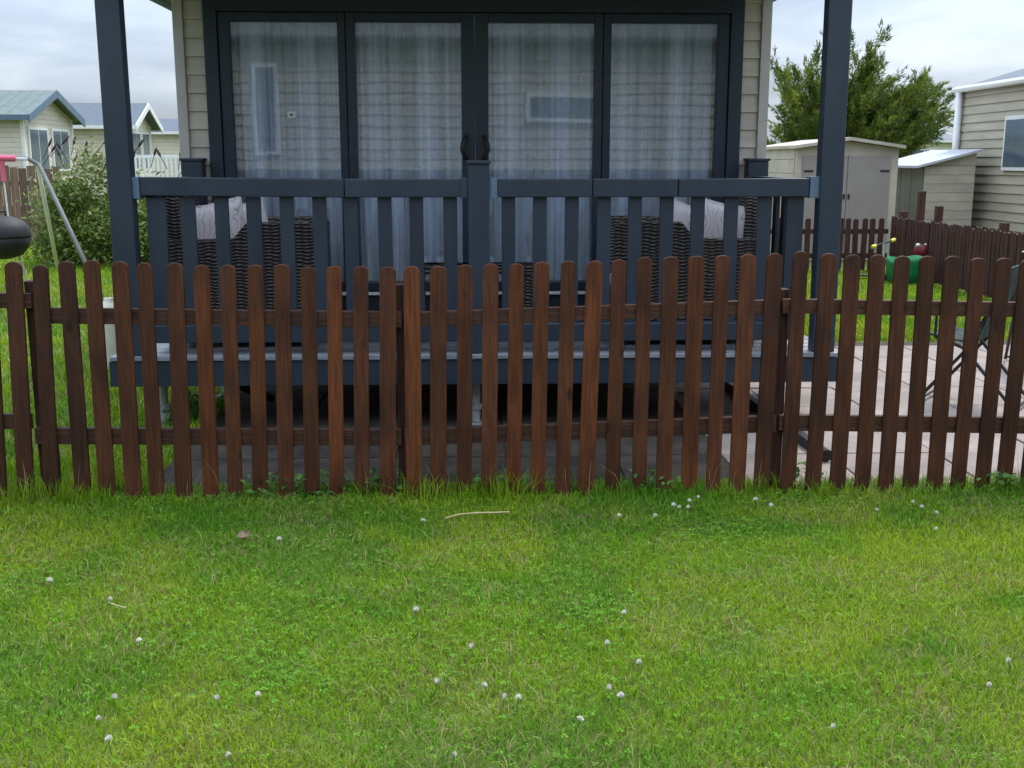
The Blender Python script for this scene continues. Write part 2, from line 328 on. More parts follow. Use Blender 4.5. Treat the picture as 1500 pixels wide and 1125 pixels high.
# ------------------------------------------------------------------ ground, paving
YF, YD, YW = 5.17, 6.5, 7.8          # fence, deck front, lodge wall
GROUNDM = mat('turf_ground', (.12, .17, .02), .95, (.09, .1, .025), 2.5, bump=.4, bscale=60, detail=8)
g = MB().add([(-400,-400,-.012),(400,-400,-.012),(400,900,-.012),(-400,900,-.012)], [(0,1,2,3)]).build('ground', GROUNDM); tag(g, kind='structure')
PX0 = -1.62
bed = MB().box(PX0-.02, 6.0, 5.28, 9.75, -.05, -.006).build('paving', SOIL); tag(bed, kind='structure')
ps = .6
def slab_mesh():
    b = MB().box(-.296, .296, -.296, .296, -.04, 0); o = b.build('paving_slab', SLAB, None, .006, origin=(0, 0, 0)); return o
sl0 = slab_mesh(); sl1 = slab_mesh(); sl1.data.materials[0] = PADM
nx = int((6.0-PX0)/ps); ny = 7
for i in range(nx):
    for j in range(ny):
        x = PX0+.3+i*ps; y = 5.58+j*ps + (.0)
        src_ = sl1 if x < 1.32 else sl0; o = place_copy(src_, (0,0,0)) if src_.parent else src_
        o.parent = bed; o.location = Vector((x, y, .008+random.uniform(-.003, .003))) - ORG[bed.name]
        o.rotation_euler = (random.uniform(-.004, .004), random.uniform(-.004, .004), random.uniform(-.006, .006))

# ------------------------------------------------------------------ front picket fence
pk = [(18,383,37),(58,388,75),(96,383,121),(133,381,157),(175,383,195),(210,385,229),(255,385,269),(294,388,309),(333,388,344),(373,388,381),(412,387,419),(451,391,457),(489,390,493),(528,390,530),(568,391,568),(603,390,607),(642,390,642),(681,388,680),(719,386,716),(757,386,752),(794,384,787.5),(833,382,824),(872,382,858),(907,380,897),(945,377,936),(983,376,972),(1021,375,1009),(1059,374,1044),(1097,372,1079),(1136,371,1115),(1174,368,1154),(1215,371,1190),(1250,373,1226),(1287,373,1263),(1323,375,1297),(1360,375,1334),(1397,375,1369),(1435,378,1403),(1472,378,1438),(1508,380,1470),(1545,381,1505),(1582,381,1541),(1620,382,1577),(-21,377,-3),(-60,378,-41),(-98,379,-78),(-137,380,-116),(-176,380,-154)]
fence = thing('picket_fence', (0, YF, 0), 'reddish brown stained round-topped picket fence along the edge of the front lawn', 'fence')
def picket(name, xt, zt, xb, y0, y1, parent, m, wd=.076, zb=-.02, bev=.003, rd=.72):
    n = 8; out = [(-wd/2, 0), (wd/2, 0)]; r = wd/2*.98; h = zt-zb-r*rd
    for k in range(n+1):
        a = math.pi*k/n; out.append((r*math.cos(a), h + r*rd*math.sin(a)))
    b = MB(); sh = (xt-xb)/(zt-zb)
    b.prism([(xb+p[0]+sh*p[1], zb+p[1]) for p in out], 'y', y0, y1)
    return b.build(name, m, parent, bev)
for i, (xt, yt, xb) in enumerate(pk):
    T = at(xt, yt, YF); B = at(xb, 724, YF); jy = random.uniform(-.003, .003)
    o = picket('picket', T.x, T.z, B.x, YF+jy, YF+.019+jy, fence, STAIN, .074+random.uniform(-.004, .006), rd=random.uniform(.5, .85))
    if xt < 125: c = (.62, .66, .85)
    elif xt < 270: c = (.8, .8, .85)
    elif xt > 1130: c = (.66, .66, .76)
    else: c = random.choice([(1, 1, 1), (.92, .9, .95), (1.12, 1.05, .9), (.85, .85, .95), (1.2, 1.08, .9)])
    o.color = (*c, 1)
def rail(pts_t, pts_b, y0, y1):
    b = MB(); (xa, ya), (xb, yb) = pts_t; A = at(xa, ya, y0); B = at(xb, yb, y0)
    (xc, yc), (xd, yd) = pts_b; D = at(xc, yc, y0); E = at(xd, yd, y0)
    b.prism([(A.x, A.z), (B.x, B.z), (B.x, E.z), (A.x, D.z)], 'y', y0, y1); return b.build('rail', RAILWOOD, fence, .003)
yr = YF+.023
for t_, b_ in [(((-200,428),(44,430)),((-200,450),(44,452))), (((-200,606),(44,607)),((-200,628),(44,629))),
               (((50,451),(588,457)),((50,474),(588,480))), (((50,627),(588,630)),((50,651),(588,653))),
               (((592,458),(1143,439)),((592,479),(1143,460))), (((592,630),(1138,609)),((592,653),(1138,633))),
               (((1147,438),(1700,446)),((1147,459),(1700,468))), (((1142,608),(1700,614)),((1142,631),(1700,638)))]:
    rail(t_, b_, yr, yr+.034)
for px_, pyt in ((46, 412), (590, 417), (1146, 424), (1705, 420), (-205, 410)):
    T = at(px_, pyt, YF+.06); b = MB().box(T.x-.037, T.x+.037, yr+.036, yr+.11, -.05, T.z); b.build('post', STAIN_DARK, fence, .004)

# ------------------------------------------------------------------ veranda deck
DZ = at(700, 519, YD).z; FZ = at(700, 563, YD).z
XL = at(160, 540, YD).x; XR = at(1228, 540, YD).x
deck = thing('veranda_deck', (0, YD, 0), 'navy plastic veranda deck with slatted balustrade in front of the glazed doors', 'deck')
YB = YW-.03
for i in range(9):
    y0 = YD-.012 + i*.143
    MB().box(XL+.01, XR-.01, y0, min(y0+.137, YB-.01), DZ-.028, DZ).build('deck_board', DECKM, deck, .004)
MB().box(XL, XR, YD, YD+.022, FZ, DZ-.031).build('fascia_board', NAVY, deck, .003)
MB().box(XL, XL+.02, YD+.024, YB, FZ, DZ-.031).build('fascia_board', NAVY, deck, .003)
MB().box(XR-.02, XR, YD+.024, YB, FZ, DZ-.031).build('fascia_board', NAVY, deck, .003)
for k in range(6):
    x = XL+.35+k*(XR-XL-.7)/5
    MB().box(x-.025, x+.025, YD+.03, YB, FZ+.02, DZ-.035).build('joist', DARKU, deck)
for (px_, yy) in ((238, 6.72), (697, 6.68), (1125, 6.75), (330, 7.55), (1010, 7.55)):
    x = at(px_, 560, yy).x
    b = MB().tube([(x, yy, .02), (x, yy, FZ+.04)], .028, 10).tube([(x, yy, .0), (x, yy, .015)], .07, 12)
    b.tube([(x, yy, .1), (x, yy, .13)], .042, 8); b.build('leg', STEEL if px_ < 800 else BLACKM, deck)
MB().bar((at(285, 566, 6.8).x, 6.8, FZ+.05), (at(400, 590, 7.2).x, 7.2, .06), .04, .04).build('brace', BLACKM, deck)
# canopy posts
for (xt, xb) in ((156, 192), (1232, 1206)):
    T = at(xt, 0, YD+.01); B = at(xb, 512, YD+.01); hw = .068; sh = (T.x-B.x)/(T.z-B.z)
    z1 = 2.78; xt_ = B.x + sh*(z1-B.z)
    MB().add([(B.x-hw, YD+.004, DZ), (B.x+hw, YD+.004, DZ), (B.x+hw, YD+.105, DZ), (B.x-hw, YD+.105, DZ),
              (xt_-hw, YD+.004, z1), (xt_+hw, YD+.004, z1), (xt_+hw, YD+.105, z1), (xt_-hw, YD+.105, z1)],
             [(0,3,2,1),(4,5,6,7),(0,1,5,4),(1,2,6,5),(2,3,7,6),(3,0,4,7)]).build('canopy_post', NAVY, deck, .008)
YR = YD+.05
ZRt = at(700, 262, YR).z; ZRb = at(700, 289, YR).z; ZBt = at(700, 474, YR).z; ZBb = at(700, 500, YR).z
def rx(px_, py=275): return at(px_, py, YR).x
# newel
nb = MB().box(rx(685.5), rx(717), YR-.035, YR+.095, DZ, at(700, 240, YR).z).build('newel_post', NAVY, deck, .006)
MB().box(rx(683.5), rx(719), YR-.045, YR+.105, at(700, 240, YR).z, at(700, 235, YR).z).build('cap', NAVY, nb, .003)
for a, b_, za, zb in ((206, 504, 3, 0), (505.5, 674, 0, 0), (729, 867, 0, 0), (868.5, 992, 0, 0), (993.5, 1184, 0, .5)):
    ya, yb = ZRt+za*.004, ZRt+zb*.004
    b = MB(); b.prism([(rx(a), ya), (rx(b_), yb), (rx(b_), yb-(ZRt-ZRb)), (rx(a), ya-(ZRt-ZRb))], 'y', YR-.02, YR+.075); b.build('top_rail', NAVY, deck, .005)
for a, b_ in ((207, 685), (718, 1184)):
    MB().box(rx(a), rx(b_), YR-.01, YR+.06, ZBb, ZBt).build('bottom_rail', NAVY, deck, .005)
for a, b_ in ((191, 205.5), (1185, 1199)):
    MB().box(rx(a), rx(b_), YR-.026, YR+.08, ZRb-.006, ZRt+.012).build('rail_bracket', BRACKET, deck, .003)
for a, b_ in ((674.5, 685), (718, 728.5)):
    MB().box(rx(a), rx(b_), YR-.024, YR+.078, ZRb-.006, ZRt+.006).build('rail_bracket', BRACKET if a > 700 else NAVY, deck, .003)
for px_, wpx in ((229, 27), (275, 21), (324.5, 20), (371.5, 21), (420, 20), (468, 20), (514, 20), (563.5, 20), (610, 20), (659.5, 20), (745, 20), (791, 20), (838, 20), (885, 20), (930.5, 20), (977, 20), (1022.5, 20), (1071.5, 20), (1119.5, 20), (1165, 25)):
    x = rx(px_, 330); hw = wpx*.00203
    MB().box(x-hw, x+hw, YR+.012, YR+.04, ZBt-.002, ZRb+.002).build('baluster', NAVY, deck, .004)
# side balustrades
for sx_, xe in ((1, rx(199)), (-1, rx(1193))):
    xa, xb = sorted((xe, xe+sx_*.09))
    MB().box(xa, xb, YD+.14, YB-.12, ZRb, ZRt).build('top_rail', NAVY, deck, .005)
    MB().box(xa+.015, xb-.015, YD+.14, YB-.12, ZBb, ZBt).build('bottom_rail', NAVY, deck, .005)
    for k in range(5):
        y = YD+.31+k*.19; MB().box((xa+xb)/2-.014, (xa+xb)/2+.014, y-.04, y+.04, ZBt, ZRb).build('baluster', NAVY, deck, .004)
    nz_ = at(285, 236, YB).z
    nn = MB().box(xa-.02*(sx_ < 0)-.015, xb+.015+.02*(sx_ > 0), YB-.125, YB, DZ, nz_).build('newel_post', NAVY, deck, .006)
    MB().box(xa-.02*(sx_ < 0)-.024, xb+.024+.02*(sx_ > 0), YB-.134, YB+.002, nz_, nz_+.02).build('cap', NAVY, nn, .004)

# ------------------------------------------------------------------ lodge
def wx(px_, py=150): return at(px_, py, YW).x
XCL, XCR = wx(262), wx(1123); ZH = at(700, 33, YW).z; ZS = at(700, 412, YW).z; ZT = at(700, 429, YW).z; ZE = 2.76
YBK = 17.5
lodge = thing('lodge', (0, YW, 0), 'beige clad holiday lodge with wide navy glazed doors onto the veranda', 'lodge')
for sx_, xc in ((1, XCL), (-1, XCR)):
    a, b_ = sorted((xc, xc+sx_*.06)); ys_ = [YW+.012, 8.15, 11.1, 13.5, 15.0, YBK]
    for k_ in range(5):
        if k_ % 2 == 0: MB().box(a, b_, ys_[k_], ys_[k_+1], .55, ZE).build('side_wall', CLAD, lodge)
        else:
            MB().box(a, b_, ys_[k_], ys_[k_+1], .55, 1.0).build('side_wall', CLAD, lodge); MB().box(a, b_, ys_[k_], ys_[k_+1], 2.4, ZE).build('side_wall', CLAD, lodge)
            fw = MB(); y0_, y1_ = ys_[k_]+.002, ys_[k_+1]-.002  # unseen side windows, added and enlarged to light the room and backlight the voile
            for q_ in ((y0_, y0_+.07, 1.002, 2.398), (y1_-.07, y1_, 1.002, 2.398), ((y0_+y1_)/2-.04, (y0_+y1_)/2+.04, 1.002, 2.398), (y0_+.071, y1_-.071, 1.002, 1.07), (y0_+.071, y1_-.071, 2.33, 2.398)): fw.box(a-.012, b_+.012, *q_)
            fo = fw.build('window', NAVYD, lodge); MB().box((a+b_)/2-.003, (a+b_)/2+.003, y0_+.072, y1_-.072, 1.072, 2.328).build('pane', GLASS, fo)
    a, b_ = sorted((xc-sx_*.006, xc+sx_*.062)); MB().box(a, b_, YW-.03, YW+.01, .5, ZE).build('corner_trim', TRIM, lodge, .004)
FXL, FXR = wx(304.5), wx(1084.5)
MB().box(XCL+.06, XCR-.06, YBK-.08, YBK, .55, ZE).build('back_wall', CLAD, lodge)
MB().box(XCL+.063, XCR-.063, YW+.03, YBK-.083, .56, .62).build('floor_panel', INTF, lodge)
MB().box(XCL+.063, XCR-.063, YW+.03, YBK-.083, ZE-.05, ZE-.003).build('ceiling_panel', INT, lodge)
MB().box(XCL+.063, XCR-.063, 11.4, 11.46, .625, ZE-.055).build('partition_wall', INT, lodge)
MB().box(XCL+.065, FXL-.003, YW+.016, YW+.07, .55, ZE-.004).build('front_wall', CLAD, lodge)
MB().box(FXR+.003, XCR-.065, YW+.016, YW+.07, .55, ZE-.004).build('front_wall', CLAD, lodge)
for a, b_ in ((XCL+.064, FXL-.002), (FXR+.002, XCR-.064)):
    z = .62; p = .1195
    while z < ZE-.02:
        z1 = min(z+p-.001, ZE-.003)
        MB().prism([(YW+.016, z), (YW-.016, z), (YW-.002, z1), (YW+.016, z1)], 'x', a, b_).build('cladding_board', CLAD, lodge)
        z += p
# floor skirt, threshold
MB().box(FXL, FXR, YW-.01, YW+.06, DZ-.02, ZT-.013).build('floor_skirt', NAVYD, lodge)
MB().box(FXL+.05, FXR-.05, YW-.035, YW+.03, ZT-.01, ZT+.012).build('threshold', WHITEM, lodge, .003)
# outer frame
MB().box(FXL, FXL+.09, YW-.035, YW+.07, ZT+.014, ZE-.005).build('frame_jamb', NAVYD, lodge, .004)
MB().box(FXR-.09, FXR, YW-.035, YW+.07, ZT+.014, ZE-.005).build('frame_jamb', NAVYD, lodge, .004)
MB().box(FXL+.092, FXR-.092, YW-.035, YW+.07, ZH+.062, ZE-.005).build('frame_head', NAVYD, lodge, .004)
sashes = [(FXL+.094, wx(508.5), 341, 497, 'window_panel'), (wx(510), wx(695.3), 522.5, 676, 'door'), (wx(696.7), wx(881), 715.5, 869.5, 'door'), (wx(882.5), FXR-.094, 894, 1048.5, 'window_panel')]
GL = []
for k, (a, b_, g0, g1, nm) in enumerate(sashes):
    x0, x1 = wx(g0), wx(g1); m = MB(); dy = -.012 if nm == 'door' else 0.0
    zb, zt = ZT+.018, ZH+.06
    m.box(a, x0, YW-.02+dy, YW+.05, zb, zt); m.box(x1, b_, YW-.02+dy, YW+.05, zb, zt)
    m.box(x0+.0005, x1-.0005, YW-.019+dy, YW+.049, zb, ZS); m.box(x0+.0005, x1-.0005, YW-.019+dy, YW+.049, ZH, zt)
    s = m.build(nm, NAVYD, lodge, .005)
    MB().box(x0-.008, x1+.008, YW+.012, YW+.018, ZS-.008, ZH+.008).build('pane', GLASS, s)
    GL.append((x0, x1))
    if nm == 'door':
        hx = wx(684 if k == 1 else 708, 215); sg = -1 if k == 1 else 1
        zt_, zb_ = at(690, 200, YW).z, at(690, 233, YW).z; zm = (zt_+zb_)/2; hh = (zt_-zb_)/2
        pts = [(hx - sg*.0 + sg*.034*math.sin(math.pi*t), YW-.034-.05*math.sin(math.pi*t)**.6, zb_ + (zt_-zb_)*t) for t in [i/12 for i in range(13)]]
        MB().tube(pts, .013, 8).box(hx-.016, hx+.016, YW-.042, YW-.033, zb_-.02, zt_+.02).build('handle', BLACKM, s)
# roof over lodge and veranda
XE0, XE1 = XCL-.26, XCR+.1; RZ = 3.62
for sx_, xe in ((-1, XE0), (1, XE1)):
    MB().prism([(xe, ZE+.02), (0, RZ), (0, RZ+.1), (xe, ZE+.11)], 'y', YD-.2, YBK+.2).build('roof_slope', ROOFM, lodge)
    xs0, xs1 = sorted((xe, xe-sx_*.2)); MB().box(xs0, xs1, YD-.2, YBK+.2, ZE-.005, ZE+.018).build('soffit', NAVYD, lodge)
    xg = xe+sx_*.04; MB().tube([(xg, YW+.05, ZE+.02), (xg, YBK+.2, ZE+.02)], .05, 10).build('gutter', BRACKET, lodge)
MB().box(XE0+.21, XE1-.21, YD-.05, YW-.04, ZE+.004, ZE+.05).build('canopy_ceiling', NAVYD, lodge)
MB().box(XE0+.21, XE1-.21, YD-.1, YD-.055, ZE-.002, RZ-.6).build('canopy_beam', NAVYD, lodge)
# chassis and piers below
for x in (-1.2, 1.2): MB().box(x-.05, x+.05, YW+.1, YBK-.1, .36, .548).build('chassis_beam', DARKU, lodge)
for x in (-1.2, 1.2):
    for y in (9.2, 12, 15): MB().box(x-.2, x+.2, y-.2, y+.2, .0, .357).build('pier', SLAB, lodge)
MB().box(XCL+.1, XCR-.1, 9.9, 9.95, .0, .55).build('shade_panel', DARKU, lodge)  # dark sheet added across the underfloor so the gap below reads as deep shade

# curtains
def curtain(x0, x1, folds, seed, where, amp=.07):
    r = random.Random(seed); n = 110; nz_ = 8; zb, zt = ZS-.08, ZH+.03; V = []; F = []
    ph = [r.uniform(0, 6.28) for _ in range(4)]; fr = [folds, folds*1.7, folds*.55, folds*3.1]
    for j in range(nz_+1):
        v = j/nz_
        for i in range(n+1):
            u = i/n; gather = .6+.4*(1-v)
            y = YW+.13 + amp*gather*(math.sin(6.28*fr[0]*u+ph[0])*.6 + math.sin(6.28*fr[1]*u+ph[1])*.4 + math.sin(6.28*fr[3]*u+ph[3]+v)*.18)
            x = x0+(x1-x0)*(u+.012*math.sin(6.28*fr[2]*u+ph[2])*(1-v))
            V.append((x, y, zb+(zt-zb)*v))
    for j in range(nz_):
        for i in range(n): k = j*(n+1)+i; F.append((k, k+1, k+n+2, k+n+1))
    o = MB().add(V, F).build('curtain', VOILE, None, 0, True)
    return tag(o, 'sheer white voile curtain hanging in folds behind the '+where, 'curtain', 'voile curtains behind the lodge glazing')
curtain(GL[0][0]-.03, GL[0][1]+.05, 5, 1, 'fixed pane with the white sticker'); curtain(GL[1][0]-.05, GL[1][1]+.04, 6, 2, 'door leaf next to the stickered pane'); curtain(GL[2][0]-.04, GL[2][1]+.05, 6, 3, 'door leaf mirroring a wide window'); curtain(GL[3][0]-.05, GL[3][1]+.03, 6, 4, 'fixed pane on the paved side')
# white tag on the glass
p = at(427, 168, YW+.01); st = MB().box(p.x-.027, p.x+.027, YW+.0085, YW+.0115, p.z-.021, p.z+.021).build('window_sticker', WHITEM)
tag(st, 'small white square sticker with a grey spot on the glazing', 'sticker')
MB().box(p.x-.01, p.x+.01, YW+.0065, YW+.0083, p.z-.01, p.z+.008).build('printed_spot', BRACKET, st)

# ------------------------------------------------------------------ furniture on the veranda
def armchair(sx_, label):
    def X(v): return sx_*v if sx_ > 0 else -v-.07
    xo = -1.88 if sx_ > 0 else -1.84
    t = thing('rattan_armchair', (X(-1.4), 7.15, DZ), label, 'armchair', 'rattan armchairs on the veranda')
    za, zi, zk = at(320, 352, 6.8).z, at(420, 325, 6.8).z, 1.43
    for y0, y1 in ((6.76, 6.86), (7.44, 7.54)):
        prof = [(-1.86, DZ+.06), (-.96, DZ+.06), (-.95, zi-.03), (-1.0, zi), (-1.36, zi-.005), (-1.44, za+.01), (-1.8, za), (-1.87, za)]
        MB().prism([(X(a), b_) for a, b_ in prof], 'y', y0, y1).build('arm', RATTAN, t, .012)
    MB().prism([(X(a), b_) for a, b_ in ((-1.86, DZ+.06), (-1.72, DZ+.06), (-1.79, zk), (-1.85, zk+.01), (-1.93, zk-.02))], 'y', 6.865, 7.435).build('backrest', RATTAN, t, .012)
    MB().prism([(X(a), b_) for a, b_ in ((-1.71, DZ+.06), (-1.0, DZ+.06), (-1.0, DZ+.3), (-1.71, DZ+.3))], 'y', 6.865, 7.435).build('seat', RATTAN, t, .012)
    MB().prism([(X(a), b_) for a, b_ in ((-1.7, DZ+.305), (-.99, DZ+.305), (-.99, DZ+.4), (-1.7, DZ+.4))], 'y', 6.87, 7.43).build('seat_cushion', CUSH, t, .035)
    for x in (-1.82, -1.0):
        for y in (6.81, 7.49): MB().tube([(X(x), y, DZ), (X(x), y, DZ+.07)], .022, 8).build('leg', BLACKM, t)
    return t
armchair(1, 'dark woven rattan armchair with its back to the rail beside the swing set lawn')
armchair(-1, 'dark woven rattan armchair with its back to the rail on the paved side')
def cushion(name, c, w_, h_, th, rot, m, label):
    V = []; F = []; n = 12
    for s in (1, -1):
        for j in range(n+1):
            for i in range(n+1):
                u, v = i/n*2-1, j/n*2-1; e = max(0, (1-abs(u)**3.2)*(1-abs(v)**3.2))**.5
                pinch = 1-.07*(1-abs(v))*(abs(u)**4) ; pinch2 = 1-.07*(1-abs(u))*(abs(v)**4)
                V.append(Vector((u*w_/2*pinch, s*th/2*e, v*h_/2*pinch2)))
    for s in range(2):
        for j in range(n):
            for i in range(n): k = s*(n+1)**2+j*(n+1)+i; F.append((k, k+1, k+n+2, k+n+1))
    M = Matrix.Translation(Vector(c)) @ rot.to_4x4()
    b = MB().add([M @ v for v in V], F); bo = b.build(name, m, None, 0, True)
    bm = bmesh.new(); bm.from_mesh(bo.data); bmesh.ops.remove_doubles(bm, verts=bm.verts, dist=.0005); bm.to_mesh(bo.data); bm.free()
    return tag(bo, label, 'cushion')
from mathutils import Euler
zc_ = DZ+.40+.22
cushion('cushion', (-1.60, 6.99, zc_+.045), .44, .44, .13, Euler((R(-6), R(-10), R(22))).to_matrix(), CUSHP, 'pale twig-print cushion in the armchair beside the swing set lawn')
cushion('cushion', (-1.47, 7.22, zc_+.03), .44, .42, .13, Euler((R(-6), R(-14), R(40))).to_matrix(), CUSH, 'plain pale cushion in the armchair beside the swing set lawn')
cushion('cushion', (1.57, 6.99, zc_+.045), .44, .44, .13, Euler((R(-6), R(10), R(-22))).to_matrix(), CUSHP, 'pale twig-print cushion in the armchair on the paved side')
cushion('cushion', (1.4, 7.22, zc_+.03), .44, .42, .13, Euler((R(-6), R(14), R(-40))).to_matrix(), CUSH, 'plain pale cushion in the armchair on the paved side')
tz = at(700, 385, 7.0).z; tx0, tx1 = at(604, 385, 6.95).x, at(784, 385, 6.95).x
tb = thing('coffee_table', ((tx0+tx1)/2, 7.2, DZ), 'low woven rattan coffee table with a glass top between the armchairs', 'table')
MB().box(tx0+.01, tx1-.01, 6.94, 7.44, tz, tz+.008).build('glass_top', GLASS, tb)
MB().box(tx0, tx1, 6.93, 6.99, tz-.07, tz-.002).box(tx0, tx1, 7.39, 7.45, tz-.07, tz-.002).box(tx0, tx0+.06, 6.99, 7.39, tz-.069, tz-.003).box(tx1-.06, tx1, 6.99, 7.39, tz-.069, tz-.003).build('apron', RATTAN, tb)
for x in (tx0+.03, tx1-.03):
    for y in (6.96, 7.42): MB().box(x-.03, x+.03, y-.03, y+.03, DZ, tz-.071).build('leg', RATTAN, tb)

# ------------------------------------------------------------------ odds and ends on the paving
a, b_ = gnd(1062, 562, .03), gnd(1207, 668, .03)
pipe = MB().bar((a.x, a.y, .04), (b_.x, b_.y, .04), .055, .055, (0, 0, 1)).tube([(b_.x, b_.y-.01, .045), (b_.x, b_.y-.05, .045)], .036, 10).build('black_drainpipe', BLACKP, None, .008)
tag(pipe, 'black pipe lying on the paving below the veranda', 'pipe')
p = gnd(157, 540); bb = MB().lathe((p.x+.06, p.y, 0), [(.12, 0), (.125, .02), (.125, .42), (.118, .47), (.09, .51), (.05, .53), (.045, .55), (.0451, .56)], 18).build('water_container', CREAMP, None, 0, True)
tag(bb, 'cream plastic container standing on the grass beside the veranda corner', 'container')

def folding_chair(c, rz, label):
    t = thing('folding_chair', c, label, 'chair', None, True, rz)
    for x in (-.24, .24):
        MB().tube([(x, -.3, .012), (x, .02, .42), (x, .22, .92)], .012, 8).build('back_leg', BLACKM, t)
        MB().tube([(x*.9, .33, .012), (x*.9, -.02, .4), (x*.9, -.2, .46)], .012, 8).build('front_leg', BLACKM, t)
        MB().tube([(x, -.22, .62), (x, .1, .64)], .017, 8).build('armrest', BLACKM, t)
        MB().tube([(x, -.2, .46), (x, -.2, .62)], .009, 6).build('arm_support', BLACKM, t)
    MB().tube([(-.24, -.28, .03), (.24, -.28, .03)], .01, 6).build('stretcher', BLACKM, t)
    MB().tube([(-.22, .31, .03), (.22, .31, .03)], .01, 6).build('stretcher', BLACKM, t)
    V = []; F = []
    prof = [(-.24, .47), (-.12, .45), (0, .44), (.06, .45), (.11, .6), (.17, .76), (.22, .93)]
    for y, z in prof: V += [(-.23, y, z), (.23, y, z)]
    for i in range(len(prof)-1): F.append((2*i, 2*i+1, 2*i+3, 2*i+2))
    s = MB().add(V, F).build('sling', SLING, t); so = s.modifiers.new('solid', 'SOLIDIFY'); so.thickness = .012
    return t
SLING = mat('leaf_print_fabric', (.02, .06, .035), .8, (.008, .014, .02), 14, lo=.45, hi=.6)
p = gnd(1425, 608); folding_chair((p.x+.12, p.y+.3, .012), R(-128), 'black folding garden chair with dark leafy sling on the paving')
p = gnd(1480, 560); folding_chair((p.x+.5, p.y+.5, .012), R(160), 'black folding garden chair with dark sling, farther along the paving')

# ------------------------------------------------------------------ back and side fences
def simple_fence(name, A, B, H, pitch, label, m=STAIN_DARK, wd=.078, posts=(), group=None):
    A = Vector(A); B = Vector(B); d = (B-A); Ln = d.length; d.normalize(); rz = math.atan2(d.y, d.x)
    t = thing(name, (A.x, A.y, 0), label, 'fence', group, True, rz)
    n = int(Ln/pitch); src = None
    for k in range(n+1):
        if src is None:
            src = picket('picket', 0, H, 0, -.02, 0, t, m, wd, 0.02, 0); o = src
        else:
            o = src.copy(); C.objects.link(o)
        o.location = (k*pitch, -.01+random.uniform(-.004, .004), .02+random.uniform(-.02, .015)); o.rotation_euler = (0, random.uniform(-.02, .02), 0)
    for z in (.25, H-.2): MB().box(-.03, Ln+.03, .004, .04, z-.035, z+.035).build('rail', m, t)
    for (u, h) in posts: MB().box(u-.045, u+.045, .043, .13, -.05, h).build('post', m, t, .005)
    return t
simple_fence('picket_fence', (3.0, 16.0, 0), (6.05, 16.0, 0), .8, .118, 'low dark brown picket fence in front of the taupe-door shed', posts=((0, .8), (1.5, .8)))
simple_fence('picket_fence', (6.12, 15.95, 0), (6.12, 7.2, 0), .82, .1, 'dark brown close-boarded picket fence running beside the back lawn', posts=((.15, .9), (.75, 1.2), (1.35, 1.02), (3.2, .9), (5, .9), (7, .9)))
bf = thing('board_fence', (-13, 21.5, 0), 'weathered upright board fence behind the swing set', 'fence', None, True)
for k in range(33):
    h = 1.5+random.uniform(-.05, .04); o = MB().box(k*.16, k*.16+.145, 0, .02, .03, h).build('board', OLDWOOD, bf)
for z in (.4, 1.2): MB().box(0, 5.27, .022, .06, z-.04, z+.04).build('rail', OLDWOOD, bf)

# ------------------------------------------------------------------ caravans
def caravan_mat(name, col, pitch=.12, dark=.6): return mat(name, col, .5, tuple(c*.88 for c in col), 3, extra=lines_extra(2, pitch, .5, dark))
def caravan(name, loc, rz, Ln, W, z0, eave, ridge, wallm, roofm, label, wins, over=.25, fascia=BRACKET, group=None, boards=None):
    """local frame: x along the length 0..Ln, y across 0..W (y=0 is the long side first seen), gable end at x=Ln"""
    t = thing(name, loc, label, 'caravan', group, True, rz)
    MB().prism([(0, z0), (W, z0), (W, eave), (W/2, ridge-.08), (0, eave)], 'x', 0, Ln).build('body', wallm, t)
    for s in (0, 1):
        y0 = -over if s == 0 else W+over; ze = eave-(ridge-eave)*over/(W/2)
        MB().prism([(y0, ze), (W/2, ridge), (W/2, ridge+.07), (y0, ze+.07)], 'x', -over, Ln+over).build('roof_slope', roofm, t)
        MB().prism([(y0, ze-.12), (W/2, ridge-.12), (W/2, ridge+.075), (y0, ze+.075)], 'x', Ln+over, Ln+over+.04).build('bargeboard', fascia, t)
        MB().box(-over, Ln+over-.003, y0-.05 if s == 0 else y0+.003, y0-.003 if s == 0 else y0+.05, ze-.06, ze+.06).build('gutter', fascia, t)
    for x, y in ((-.02, -.02), (Ln-.06, -.02), (Ln-.06, W-.06)):
        MB().box(x, x+.08, y, y+.08, z0, eave-.02).build('corner_trim', WHITEP, t)
    MB().box(.1, Ln-.1, .1, W-.1, 0, z0-.003).build('skirting', DARKU, t)
    for (side, a, b_, za, zb) in wins:
        if side == 'front':
            f = MB().box(a, b_, -.04, .01, za, zb).build('window', WHITEP, t); MB().box(a+.06, (a+b_)/2-.025, -.048, -.0405, za+.06, zb-.06).build('pane', GLASSD, f); MB().box((a+b_)/2+.025, b_-.06, -.048, -.0405, za+.06, zb-.06).build('pane', GLASSD, f)
        else:
            f = MB().box(Ln-.01, Ln+.04, a, b_, za, zb).build('window', WHITEP, t); MB().box(Ln+.0405, Ln+.048, a+.06, (a+b_)/2-.025, za+.06, zb-.06).build('pane', GLASSD, f); MB().box(Ln+.0405, Ln+.048, (a+b_)/2+.025, b_-.06, za+.06, zb-.06).build('pane', GLASSD, f)
    return t
CW1 = caravan_mat('pale_beige_cladding', (.62, .54, .44)); CW2 = caravan_mat('cream_cladding', (.68, .63, .48), .14)
RF1 = mat('green_grey_roof', (.15, .19, .17), .6, (.11, .14, .13), 5, extra=lines_extra(0, .3, .5, .7)); RF2 = mat('slate_grey_roof', (.1, .125, .155), .6, (.08, .1, .12), 5)
